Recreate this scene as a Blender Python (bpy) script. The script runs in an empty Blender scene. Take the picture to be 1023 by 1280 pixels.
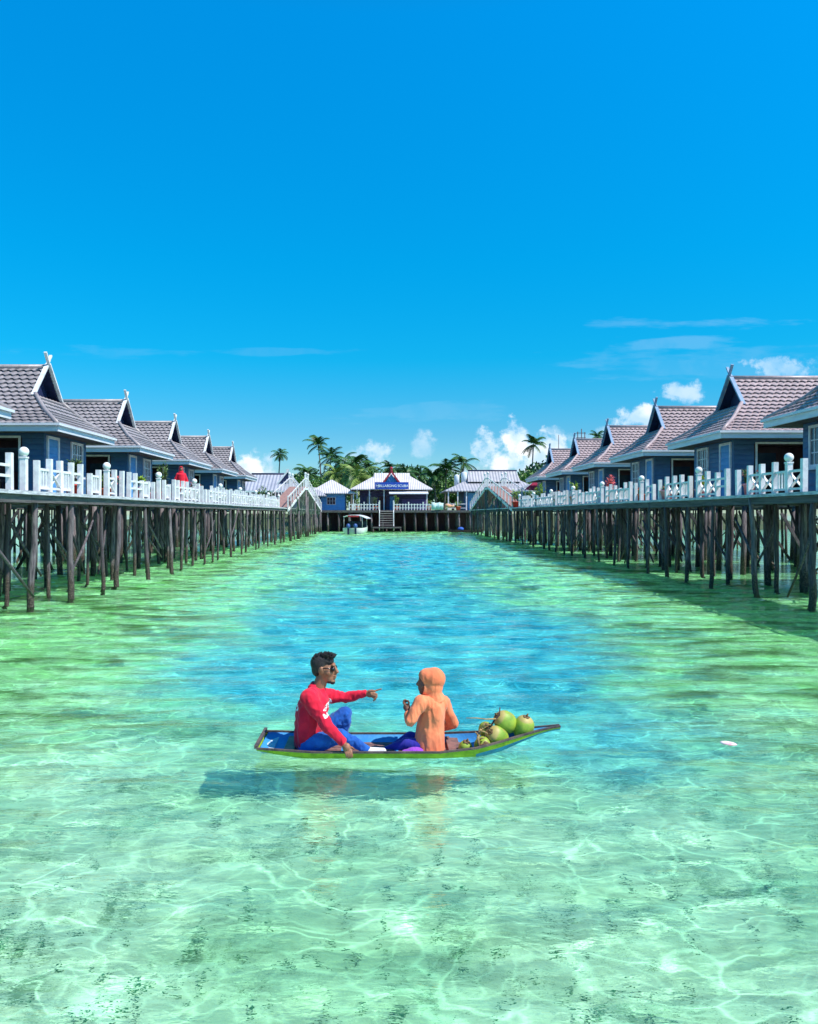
import bpy, bmesh, math, random
from mathutils import Vector, Matrix, Quaternion, noise
R = math.radians
rng = random.Random(11)
SC = bpy.context.scene
COL = SC.collection
EYE = 2.3            # camera height above the water (z = 0)
DECK = 2.84          # top of the boardwalks

# ------------------------------------------------------------------ camera
cam_d = bpy.data.cameras.new('camera')
cam = bpy.data.objects.new('camera', cam_d); COL.objects.link(cam)
cam.location = (0, 0, EYE); cam.rotation_euler = (R(90), 0, 0)
cam_d.sensor_width = 36; cam_d.lens = 36 * 1000 / 1280
cam_d.shift_x = 28.5 / 1280; cam_d.shift_y = 3 / 1280
cam_d.clip_start = 0.1; cam_d.clip_end = 8000
SC.camera = cam
def at(u, v, y):
    """a point of the scene at depth y (metres in front of the lens), from its place in the photograph"""
    return Vector(((u - 483) * y / 1000, y, EYE - (v - 643) * y / 1000))

# ------------------------------------------------------------------ light
SUN_DIR = Vector((0.64, -0.30, 1.0)).normalized()      # towards the sun
sun_d = bpy.data.lights.new('sun', 'SUN'); sun_d.energy = 4.9; sun_d.angle = R(0.55); sun_d.color = (1.0, 0.95, 0.87)
sun = bpy.data.objects.new('sun', sun_d); COL.objects.link(sun)
sun.rotation_euler = SUN_DIR.to_track_quat('Z', 'Y').to_euler(); sun.location = (30, -20, 60)
SC.view_settings.view_transform = 'Standard'; SC.view_settings.look = 'None'
SC.view_settings.exposure = 0.4; SC.view_settings.gamma = 1.0
SC.cycles.transparent_max_bounces = 24
SC.cycles.max_bounces = 8
SC.cycles.use_denoising = True

# ------------------------------------------------------------------ node helpers
class N:
    def __init__(s, tree):
        s.t = tree; s.n = tree.nodes; s.l = tree.links
    def add(s, kind, **kw):
        nd = s.n.new(kind)
        for k, v in kw.items(): setattr(nd, k, v)
        return nd
    def put(s, sock, val):
        if isinstance(val, bpy.types.NodeSocket): s.l.new(val, sock)
        elif val is not None: sock.default_value = val
    def math(s, op, a, b=None, c=None, clamp=False):
        nd = s.add('ShaderNodeMath', operation=op, use_clamp=clamp)
        s.put(nd.inputs[0], a); s.put(nd.inputs[1], b)
        if c is not None: s.put(nd.inputs[2], c)
        return nd.outputs[0]
    def mix(s, f, a, b, blend='MIX'):
        nd = s.add('ShaderNodeMix', data_type='RGBA', blend_type=blend)
        s.put(nd.inputs['Factor'], f)
        s.put(nd.inputs[6], col4(a)); s.put(nd.inputs[7], col4(b))
        return nd.outputs[2]
    def noise(s, vec, scale, detail=3, rough=0.55, dist=0.0):
        nd = s.add('ShaderNodeTexNoise')
        if vec is not None: s.put(nd.inputs['Vector'], vec)
        nd.inputs['Scale'].default_value = scale; nd.inputs['Detail'].default_value = detail
        nd.inputs['Roughness'].default_value = rough; nd.inputs['Distortion'].default_value = dist
        return nd.outputs[0]
    def ramp(s, f, lo, hi, smooth=True):
        nd = s.add('ShaderNodeMapRange', interpolation_type='SMOOTHSTEP' if smooth else 'LINEAR')
        s.put(nd.inputs[0], f); nd.inputs[1].default_value = lo; nd.inputs[2].default_value = hi
        return nd.outputs[0]
    def mapping(s, vec, scale=(1, 1, 1), rot=(0, 0, 0), loc=(0, 0, 0)):
        nd = s.add('ShaderNodeMapping'); s.put(nd.inputs[0], vec)
        nd.inputs['Scale'].default_value = scale; nd.inputs['Rotation'].default_value = rot; nd.inputs['Location'].default_value = loc
        return nd.outputs[0]
    def xyz(s, vec):
        nd = s.add('ShaderNodeSeparateXYZ'); s.put(nd.inputs[0], vec); return nd.outputs
    def comb(s, x, y, z):
        nd = s.add('ShaderNodeCombineXYZ'); s.put(nd.inputs[0], x); s.put(nd.inputs[1], y); s.put(nd.inputs[2], z); return nd.outputs[0]
def col4(c):
    if isinstance(c, (tuple, list)) and len(c) == 3: return (c[0], c[1], c[2], 1)
    return c
def new_mat(name):
    m = bpy.data.materials.new(name); m.use_nodes = True
    n = N(m.node_tree); b = n.n.get('Principled BSDF'); return m, n, b
def mat(name, c, c2=None, scale=6.0, rough=0.7, bump=0.0, bscale=30.0, stretch=(1, 1, 1), spec=0.35, world=False, vary=0.0):
    """an uneven painted, wooden or woven surface: two tones in noise, fine bump, a little variation from copy to copy"""
    m, n, b = new_mat(name)
    tc = n.add('ShaderNodeTexCoord'); geo = n.add('ShaderNodeNewGeometry')
    vec = n.mapping(geo.outputs['Position'] if world else tc.outputs['Object'], stretch)
    if c2 is None: c2 = tuple(x * 0.8 for x in c)
    f = n.ramp(n.noise(vec, scale, 4, 0.6), 0.32, 0.7)
    k = n.mix(f, c, c2)
    if vary:
        oi = n.add('ShaderNodeObjectInfo')
        hs = n.add('ShaderNodeHueSaturation'); n.put(hs.inputs['Color'], k)
        n.put(hs.inputs['Value'], n.math('MULTIPLY_ADD', oi.outputs['Random'], 2 * vary, 1 - vary)); k = hs.outputs[0]
    n.put(b.inputs['Base Color'], k)
    b.inputs['Roughness'].default_value = rough; b.inputs['Specular IOR Level'].default_value = spec
    if bump:
        bp = n.add('ShaderNodeBump'); bp.inputs['Strength'].default_value = bump; bp.inputs['Distance'].default_value = 0.02
        n.put(bp.inputs['Height'], n.noise(vec, bscale, 3)); n.put(b.inputs['Normal'], bp.outputs[0])
    return m

# ------------------------------------------------------------------ sky
W = bpy.data.worlds.new('World'); SC.world = W; W.use_nodes = True
def build_sky():
    n = N(W.node_tree); bg = n.n['Background']
    sky = n.add('ShaderNodeTexSky', sky_type='NISHITA'); sky.sun_disc = False
    sky.sun_elevation = math.asin(SUN_DIR.z); sky.sun_rotation = math.atan2(SUN_DIR.x, SUN_DIR.y)
    sky.air_density = 1.0; sky.dust_density = 0.0; sky.ozone_density = 3.0; sky.altitude = 0
    tc = n.add('ShaderNodeTexCoord'); d = n.xyz(tc.outputs['Generated'])
    n.put(sky.inputs['Vector'], n.comb(d[0], d[1], n.math('MAXIMUM', d[2], 0.004)))
    hs = n.add('ShaderNodeHueSaturation'); n.put(hs.inputs['Color'], sky.outputs[0])
    hs.inputs['Saturation'].default_value = 1.35; hs.inputs['Value'].default_value = 1.0; hs.inputs['Hue'].default_value = 0.483
    rp = n.add('ShaderNodeValToRGB'); n.put(rp.inputs[0], d[2]); el = rp.color_ramp.elements
    for i, (p_, c_) in enumerate(SKY_TINT):
        e = el[i] if i < 2 else el.new(p_)
        e.position = p_; e.color = (c_[0]/2, c_[1]/2, c_[2]/2, 1)
    tint = n.mix(1.0, rp.outputs[0], (2.0, 2.0, 2.0), 'MULTIPLY')
    base = n.mix(1.0, hs.outputs[0], tint, 'MULTIPLY')
    # clouds: soft-edged heaps low over the island, a few streaks higher up
    yy = n.math('MAXIMUM', d[1], 0.02)
    a = n.math('DIVIDE', d[0], yy); bb = n.math('DIVIDE', d[2], yy)
    vec = n.comb(a, bb, 0.0)
    nz = n.noise(vec, 30.0, 9, 0.64); nzs = n.noise(n.mapping(vec, (9, 60, 1)), 1.0, 5, 0.6)
    def blobs(lst, field, k, soft=0.6):
        tot = None
        for (u, v, ru, rv, s) in lst:
            x = n.math('DIVIDE', n.math('SUBTRACT', a, (u - 483) / 1000), ru / 1000)
            y = n.math('DIVIDE', n.math('SUBTRACT', bb, (643 - v) / 1000), rv / 1000)
            r2 = n.math('ADD', n.math('MULTIPLY', x, x), n.math('MULTIPLY', y, y))
            m = n.math('SUBTRACT', 1.0, n.math('SQRT', r2))
            m = n.math('MULTIPLY_ADD', n.math('SUBTRACT', field, 0.5), k, m)
            m = n.math('MULTIPLY', n.ramp(m, 0.0, soft), s)
            tot = m if tot is None else n.math('MAXIMUM', tot, m)
        return tot
    heaps = blobs([(650, 556, 30, 34, 1.0), (632, 574, 34, 24, .95), (672, 568, 34, 34, .9), (612, 560, 26, 22, .75), (690, 560, 20, 28, .7),
                   (316, 582, 26, 26, .95), (300, 590, 22, 22, .8), (338, 592, 18, 16, .5), (472, 566, 24, 17, .65), (440, 576, 22, 12, .5), (528, 558, 20, 18, .36), (806, 521, 34, 18, .8), (850, 490, 34, 14, .5), (836, 496, 20, 9, .4),
                   (985, 462, 60, 18, .42), (692, 541, 16, 10, .25), (745, 548, 40, 14, .22), (580, 592, 60, 14, .35)], nz, 3.6, .72)
    wisps = blobs([(835, 428, 100, 10, .08), (870, 404, 110, 8, .07), (150, 440, 110, 8, .03), (350, 440, 90, 6, .03), (560, 515, 140, 14, .04), (900, 455, 200, 25, .05)], nzs, 3.4)
    shade = n.ramp(n.noise(n.mapping(vec, (1, 1, 1), (0, 0, 0), (-0.012, -0.012, 0)), 26.0, 5, 0.55), 0.36, 0.62)
    ccol = n.mix(shade, CLOUD_D, CLOUD_L)
    front = n.math('GREATER_THAN', d[1], 0.05)
    k = n.math('MULTIPLY', n.math('MAXIMUM', heaps, wisps), front, clamp=True)
    out = n.mix(k, base, ccol)
    n.put(bg.inputs[0], out); bg.inputs[1].default_value = SKY_STRENGTH
SKY_STRENGTH = 0.10
SKY_TINT = [(0.0, (.46, .72, .90)), (1.0, (1.3, 1.3, 1.3)), (.10, (.36, .77, .99)), (.05, (.50, .76, .95)), (.19, (.05, 1.0, 1.20)), (.30, (.01, 1.2, 1.45)), (.53, (.01, 1.55, 1.95)), (.66, (.5, 1.35, 1.6)), (.8, (1.3, 1.3, 1.3))]
CLOUD_D = (5.0, 6.8, 8.6); CLOUD_L = (9.0, 9.2, 9.6)
build_sky()

# ------------------------------------------------------------------ mesh helpers
class MB:
    """collects shapes and links them as ONE mesh object"""
    def __init__(s): s.v = []; s.f = []; s.mi = []; s.cur = 0
    def raw(s, vs, fs):
        o = len(s.v); s.v += [tuple(p) for p in vs]
        for f in fs: s.f.append(tuple(i + o for i in f)); s.mi.append(s.cur)
    def box(s, lo, hi, M=None):
        x0, y0, z0 = lo; x1, y1, z1 = hi
        vs = [Vector(p) for p in ((x0,y0,z0),(x1,y0,z0),(x1,y1,z0),(x0,y1,z0),(x0,y0,z1),(x1,y0,z1),(x1,y1,z1),(x0,y1,z1))]
        if M is not None: vs = [M @ p for p in vs]
        s.raw(vs, [(0,3,2,1),(4,5,6,7),(0,1,5,4),(1,2,6,5),(2,3,7,6),(3,0,4,7)])
    def bar(s, p, q, w, h, up=(0, 0, 1)):
        p = Vector(p); q = Vector(q); d = q - p; L = d.length; d.normalize()
        upv = Vector(up)
        if abs(d.dot(upv)) > 0.98: upv = Vector((1, 0, 0))
        sx = d.cross(upv).normalized(); sz = sx.cross(d).normalized()
        M = Matrix((( sx.x, d.x, sz.x, p.x),(sx.y, d.y, sz.y, p.y),(sx.z, d.z, sz.z, p.z),(0,0,0,1)))
        s.box((-w/2, 0, -h/2), (w/2, L, h/2), M)
    def tube(s, pts, rad, n=8, flat=1.0):
        pts = [Vector(p) for p in pts]
        if not isinstance(rad, (list, tuple)): rad = [rad] * len(pts)
        vs = []; fs = []; ref = None
        for i, p in enumerate(pts):
            d = (pts[min(i+1, len(pts)-1)] - pts[max(i-1, 0)])
            if d.length < 1e-9: d = Vector((0, 0, 1))
            d.normalize()
            if ref is None: ref = Vector((1, 0, 0)) if abs(d.x) < 0.9 else Vector((0, 1, 0))
            a = (ref - d * ref.dot(d)).normalized(); b = d.cross(a); ref = a
            for k in range(n):
                t = 2 * math.pi * k / n
                vs.append(p + (a * math.cos(t) + b * math.sin(t) * flat) * rad[i])
        for i in range(len(pts) - 1):
            for k in range(n):
                k2 = (k + 1) % n
                fs.append((i*n+k, i*n+k2, (i+1)*n+k2, (i+1)*n+k))
        fs.append(tuple(reversed(range(n)))); fs.append(tuple(range((len(pts)-1)*n, len(pts)*n)))
        s.raw(vs, fs)
    def ball(s, c, r, nu=14, nv=9, M=None):
        if not isinstance(r, (list, tuple)): r = (r, r, r)
        c = Vector(c); vs = []; fs = []
        def T(p):
            p = Vector((p[0]*r[0], p[1]*r[1], p[2]*r[2]))
            return c + (M @ p if M is not None else p)
        vs.append(T((0, 0, -1)))
        for j in range(1, nv):
            ph = -math.pi/2 + math.pi*j/nv
            for i in range(nu):
                th = 2*math.pi*i/nu; vs.append(T((math.cos(ph)*math.cos(th), math.cos(ph)*math.sin(th), math.sin(ph))))
        vs.append(T((0, 0, 1))); top = len(vs)-1
        for i in range(nu):
            i2 = (i+1) % nu
            fs.append((0, 1+i2, 1+i)); fs.append((top, 1+(nv-2)*nu+i, 1+(nv-2)*nu+i2))
            for j in range(nv-2): fs.append((1+j*nu+i, 1+j*nu+i2, 1+(j+1)*nu+i2, 1+(j+1)*nu+i))
        s.raw(vs, fs)
    def loft(s, secs, n=22):
        """closed skin through elliptical rings (centre, rx, ry)"""
        vs = []; fs = []
        for c, rx, ry in secs:
            for k in range(n): t = 2*math.pi*k/n; vs.append(Vector(c) + Vector((rx*math.cos(t), ry*math.sin(t), 0)))
        m = len(secs)
        for i in range(m-1):
            for k in range(n): fs.append((i*n+k, i*n+(k+1) % n, (i+1)*n+(k+1) % n, (i+1)*n+k))
        fs.append(tuple(reversed(range(n)))); fs.append(tuple(range((m-1)*n, m*n))); s.raw(vs, fs)
    def capsule(s, p, q, r0, r1, n=14):
        p = Vector(p); q = Vector(q); s.ball(p, r0, n, 9); s.ball(q, r1, n, 9); s.tube([p, q], [r0, r1], n)
    def lathe(s, prof, c=(0, 0, 0), n=16, cap=True):
        c = Vector(c); vs = []; fs = []
        for r, z in prof:
            for k in range(n):
                t = 2*math.pi*k/n; vs.append(c + Vector((r*math.cos(t), r*math.sin(t), z)))
        for i in range(len(prof)-1):
            for k in range(n):
                k2 = (k+1) % n; fs.append((i*n+k, i*n+k2, (i+1)*n+k2, (i+1)*n+k))
        if cap: fs.append(tuple(reversed(range(n)))); fs.append(tuple(range((len(prof)-1)*n, len(prof)*n)))
        s.raw(vs, fs)
    def prism(s, poly, axis, lo, hi):
        """extrude a polygon given in the two other axes"""
        def P(a, b, t):
            if axis == 'x': return (t, a, b)
            if axis == 'y': return (a, t, b)
            return (a, b, t)
        n = len(poly); vs = [P(a, b, lo) for a, b in poly] + [P(a, b, hi) for a, b in poly]
        s.raw(vs, [tuple(range(n)), tuple(reversed(range(n, 2*n)))] + [(i, i+n, (i+1) % n + n, (i+1) % n) for i in range(n)])
    def mesh(s, name, mats, smooth=False, fix=True):
        me = bpy.data.meshes.new(name); me.from_pydata(s.v, [], s.f)
        for m in (mats if isinstance(mats, (list, tuple)) else [mats]): me.materials.append(m)
        me.polygons.foreach_set('material_index', s.mi)
        if fix:
            bm = bmesh.new(); bm.from_mesh(me); bmesh.ops.recalc_face_normals(bm, faces=bm.faces[:]); bm.to_mesh(me); bm.free()
        me.polygons.foreach_set('use_smooth', [smooth] * len(me.polygons))
        me.update(); return me
    def build(s, name, mats, parent=None, smooth=False, fix=True, loc=None):
        return link(name, s.mesh(name, mats, smooth, fix), parent, loc)
def link(name, me, parent=None, loc=None, rot=None, scale=None):
    o = bpy.data.objects.new(name, me); COL.objects.link(o)
    if parent is not None: o.parent = parent
    if loc is not None: o.location = loc
    if rot is not None: o.rotation_euler = rot
    if scale is not None: o.scale = scale
    return o
def tag(o, label=None, cat=None, group=None, kind=None):
    if label: o['label'] = label
    if cat: o['category'] = cat
    if group: o['group'] = group
    if kind: o['kind'] = kind
    return o
def thing(name, label, cat, loc=(0, 0, 0), rz=0.0, group=None):
    o = bpy.data.objects.new(name, None); COL.objects.link(o); o.empty_display_size = 0.3
    o.location = loc; o.rotation_euler = (0, 0, rz)
    return tag(o, label, cat, group)
def copy_tree(o, parent=None):
    c = o.copy(); COL.objects.link(c); c.parent = parent
    for ch in o.children: copy_tree(ch, c)
    return c
def copy_thing(o, label, loc, rz=None, scale=None):
    c = copy_tree(o); c['label'] = label; c.location = loc
    if rz is not None: c.rotation_euler = (0, 0, rz)
    if scale is not None: c.scale = scale
    return c
def edge_soft(o, w=0.006, seg=2):
    b = o.modifiers.new('bevel', 'BEVEL'); b.width = w; b.segments = seg; b.limit_method = 'ANGLE'; b.angle_limit = R(40)
ORD = ['nearest', 'second', 'third', 'fourth', 'fifth', 'sixth', 'seventh', 'eighth', 'ninth', 'tenth', 'eleventh', 'twelfth', 'thirteenth', 'fourteenth', 'fifteenth', 'sixteenth', 'seventeenth', 'eighteenth', 'nineteenth', 'twentieth']

# ------------------------------------------------------------------ seabed and water
def smooth(a, b, x):
    t = max(0.0, min(1.0, (x - a) / (b - a))); return t*t*(3 - 2*t)
def bed_z(x, y):
    wob = 1.8 * noise.noise(Vector((x*0.16, y*0.12, 3.1))) + 1.3 * noise.noise(Vector((x*0.5, y*0.35, 8.2))) + 0.5*noise.noise(Vector((x*1.3, y*0.9, 4.2)))
    half = 3.5 + wob - 0.4 * smooth(16, 26, y) + 0.8 * smooth(24, 45, y)
    trough = (1 - smooth(half - 1.8, half + 2.2, abs(x + 0.1 - 0.02*y))) * smooth(5.2, 13.0, y + 1.1*wob) * (1 - smooth(50, 90, y))
    z = -1.12 - 0.75 * trough
    side = smooth(half + 0.5, half + 3.5, abs(x)) * smooth(8, 14, y)
    z += 0.42 * side
    z += 0.05 * noise.noise(Vector((x*0.7, y*0.7, 0))) + 0.025 * noise.noise(Vector((x*2.1, y*2.1, 5)))
    # ripples of sand in the shallow foreground
    z += 0.012 * math.sin(7.0*(y - 0.35*x) + 3*noise.noise(Vector((x*0.6, y*0.6, 1)))) * (1 - smooth(6, 12, y))
    z -= 3.0 * smooth(120, 400, math.hypot(x, y - 50))
    return z
def axis(pts):
    out = []
    for (a, b, st) in pts:
        k = max(1, int(round((b - a) / st)))
        out += [a + (b - a)*i/k for i in range(k)]
    return out + [pts[-1][1]]
def grid_mesh(name, xs, ys, fz):
    vs = [(x, y, fz(x, y)) for y in ys for x in xs]; nx = len(xs)
    fs = [(j*nx+i, j*nx+i+1, (j+1)*nx+i+1, (j+1)*nx+i) for j in range(len(ys)-1) for i in range(nx-1)]
    me = bpy.data.meshes.new(name); me.from_pydata(vs, [], fs); me.polygons.foreach_set('use_smooth', [True]*len(fs)); me.update(); return me
def seabed_mat():
    m, n, b = new_mat('sand_and_weed')
    geo = n.add('ShaderNodeNewGeometry'); P = geo.outputs['Position']; p = n.xyz(P)
    wv = n.add('ShaderNodeTexNoise'); wv.inputs['Scale'].default_value = 1.7; n.put(wv.inputs['Vector'], P)
    off = n.add('ShaderNodeVectorMath', operation='MULTIPLY_ADD'); n.put(off.inputs[0], wv.outputs['Color']); off.inputs[1].default_value = (0.5, 0.5, 0); n.put(off.inputs[2], P)
    Q = off.outputs[0]
    big = n.noise(P, 0.35, 4, 0.6); mid = n.noise(n.mapping(Q, (1.0, 1.6, 1), (0, 0, R(20))), 1.3, 5, 0.62); fine = n.noise(n.mapping(Q, (1, 2.2, 1), (0, 0, R(25))), 7.0, 5, 0.7)
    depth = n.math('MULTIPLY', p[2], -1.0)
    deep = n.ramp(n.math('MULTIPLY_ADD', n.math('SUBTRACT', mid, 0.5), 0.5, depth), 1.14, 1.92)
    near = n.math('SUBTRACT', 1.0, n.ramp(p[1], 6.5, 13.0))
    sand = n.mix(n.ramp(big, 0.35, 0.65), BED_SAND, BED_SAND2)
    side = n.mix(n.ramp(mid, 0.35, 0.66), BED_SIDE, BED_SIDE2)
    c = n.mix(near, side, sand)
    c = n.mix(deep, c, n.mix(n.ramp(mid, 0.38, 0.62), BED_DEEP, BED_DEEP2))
    # scattered weed and rubble: dark patches with ragged edges
    weedf = n.math('MULTIPLY', n.ramp(mid, 0.52, 0.66), n.ramp(fine, 0.42, 0.56))
    c = n.mix(n.math('MULTIPLY', weedf, 0.72), c, BED_WEED)
    specks = n.math('MULTIPLY', n.ramp(n.noise(n.mapping(Q, (1, 1.8, 1)), 17.0, 3, 0.7), 0.57, 0.63), n.ramp(mid, 0.40, 0.58))
    c = n.mix(n.math('MULTIPLY', specks, 0.8), c, BED_WEED)
    # long streaks of weed along the edge of the channel
    st = n.noise(n.mapping(Q, (0.28, 1.0, 1), (0, 0, R(-14))), 1.15, 5, 0.65)
    edge = n.math('MULTIPLY', n.ramp(p[1], 7.5, 10.0), n.math('SUBTRACT', 1.0, deep))
    c = n.mix(n.math('MULTIPLY', n.math('MULTIPLY', n.ramp(st, 0.50, 0.60), edge), 0.80), c, BED_STREAK)
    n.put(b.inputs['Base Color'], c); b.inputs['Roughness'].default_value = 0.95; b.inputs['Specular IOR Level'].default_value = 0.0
    bp = n.add('ShaderNodeBump'); bp.inputs['Strength'].default_value = 0.7; bp.inputs['Distance'].default_value = 0.05
    n.put(bp.inputs['Height'], fine); n.put(b.inputs['Normal'], bp.outputs[0])
    return m
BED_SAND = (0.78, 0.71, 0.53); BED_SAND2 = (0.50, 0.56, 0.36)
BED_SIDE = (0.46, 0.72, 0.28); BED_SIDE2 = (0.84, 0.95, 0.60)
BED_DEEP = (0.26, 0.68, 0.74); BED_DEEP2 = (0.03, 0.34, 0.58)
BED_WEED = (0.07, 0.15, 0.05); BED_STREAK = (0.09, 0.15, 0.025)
xs = axis([(-3000, -400, 520), (-400, -60, 34), (-60, -16, 4), (-16, -7, 0.6), (-7, 7, 0.14), (7, 16, 0.6), (16, 60, 4), (60, 400, 34), (400, 3000, 520)])
ys = axis([(-12, 2.4, 1.2), (2.4, 14, 0.11), (14, 30, 0.4), (30, 110, 2.0), (110, 400, 29), (400, 6000, 800)])
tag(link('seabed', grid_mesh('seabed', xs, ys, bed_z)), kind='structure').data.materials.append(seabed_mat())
def litter():
    # dead seagrass blades lying in drifts on the sand
    mb = MB(); r = random.Random(21)
    drifts = [(r.uniform(-4.2, 4.2), r.uniform(4.0, 11.5), r.uniform(.15, .7)) for k in range(60)]
    for k in range(1300):
        if r.random() < .5: cx, cy, sp = r.choice(drifts); x, y = r.gauss(cx, sp), r.gauss(cy, sp*.55)
        else: x, y = r.uniform(-6, 6), r.uniform(4, 13)
        a = r.gauss(.35, .6) if r.random() < .7 else r.uniform(0, 3.14); L = r.uniform(.03, .13); w = r.uniform(.004, .011); bend = r.uniform(-.9, .9)
        pts = []
        for i in range(4):
            t = i/3; aa = a + bend*t; pts.append((x + math.cos(aa)*L*t, y + math.sin(aa)*L*t))
        vs = []
        for i, (px, py) in enumerate(pts):
            nx, ny = -math.sin(a + bend*i/3)*w, math.cos(a + bend*i/3)*w; z = bed_z(px, py) + .012
            vs += [(px - nx, py - ny, z), (px + nx, py + ny, z + .008)]
        mb.raw(vs, [(0, 2, 3, 1), (2, 4, 5, 3), (4, 6, 7, 5)])
    o = mb.build('seagrass_litter', mat('dead_seagrass', (.07, .17, .07), (.04, .11, .045), 9, .9, world=True), fix=False); o.cycles.is_caustics_receiver = True; tag(o, 'dark blades of dead seagrass scattered over the sandy seabed', kind='stuff')
def water_mat():
    m, n, b = new_mat('sea_water'); n.n.remove(b); out = n.n['Material Output']
    geo = n.add('ShaderNodeNewGeometry'); P = geo.outputs['Position']
    # ripples: long low swells across the view, and small chop
    w1 = n.noise(n.mapping(P, (0.55, 1.5, 1), (0, 0, R(8))), 1.4, 3, 0.5, 0.3)
    w2 = n.noise(n.mapping(P, (0.8, 2.0, 1), (0, 0, R(-12))), 4.5, 3, 0.55, 0.4)
    w3 = n.noise(n.mapping(P, (1, 1.5, 1)), 15.0, 2, 0.5)
    h = n.math('ADD', n.math('MULTIPLY', w1, 0.02), n.math('MULTIPLY_ADD', w2, 0.007, n.math('MULTIPLY', w3, 0.0035)))
    bp = n.add('ShaderNodeBump'); bp.inputs['Strength'].default_value = 1.0; bp.inputs['Distance'].default_value = 1.0; n.put(bp.inputs['Height'], h)
    fr = n.add('ShaderNodeFresnel'); fr.inputs[0].default_value = 1.35; n.put(fr.inputs['Normal'], bp.outputs[0])
    gl = n.add('ShaderNodeBsdfGlossy'); gl.inputs['Roughness'].default_value = 0.03; n.put(gl.inputs['Normal'], bp.outputs[0]); gl.inputs['Color'].default_value = (1, 1, 1, 1)
    tb = n.add('ShaderNodeBsdfRefraction'); tb.inputs['IOR'].default_value = 1.33; tb.inputs['Roughness'].default_value = 0.0; n.put(tb.inputs['Normal'], bp.outputs[0])
    # caustics painted into the transmission colour: a cell pattern makes a net of bright lines
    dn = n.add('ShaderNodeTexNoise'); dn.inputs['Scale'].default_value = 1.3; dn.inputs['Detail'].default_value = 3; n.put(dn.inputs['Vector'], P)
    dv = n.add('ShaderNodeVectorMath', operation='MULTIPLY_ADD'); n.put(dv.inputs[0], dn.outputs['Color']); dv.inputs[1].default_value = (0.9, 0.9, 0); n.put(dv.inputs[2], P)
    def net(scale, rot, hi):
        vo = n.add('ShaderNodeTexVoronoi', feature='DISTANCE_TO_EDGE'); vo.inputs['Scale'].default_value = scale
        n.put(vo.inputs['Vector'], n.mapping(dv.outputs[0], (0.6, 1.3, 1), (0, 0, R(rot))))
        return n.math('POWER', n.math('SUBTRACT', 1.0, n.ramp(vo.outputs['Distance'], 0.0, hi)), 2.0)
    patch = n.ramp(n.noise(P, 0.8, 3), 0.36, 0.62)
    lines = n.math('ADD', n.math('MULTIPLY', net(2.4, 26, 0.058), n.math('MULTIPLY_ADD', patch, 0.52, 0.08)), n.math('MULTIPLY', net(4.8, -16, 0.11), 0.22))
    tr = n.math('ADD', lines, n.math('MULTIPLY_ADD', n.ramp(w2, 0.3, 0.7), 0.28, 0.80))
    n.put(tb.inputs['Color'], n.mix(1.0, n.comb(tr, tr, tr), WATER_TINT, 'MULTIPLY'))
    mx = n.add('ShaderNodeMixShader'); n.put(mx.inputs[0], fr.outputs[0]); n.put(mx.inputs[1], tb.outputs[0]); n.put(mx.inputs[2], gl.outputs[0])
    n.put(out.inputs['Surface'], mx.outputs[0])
    return m
WATER_TINT = (0.70, 1.0, 0.945, 1)
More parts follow.
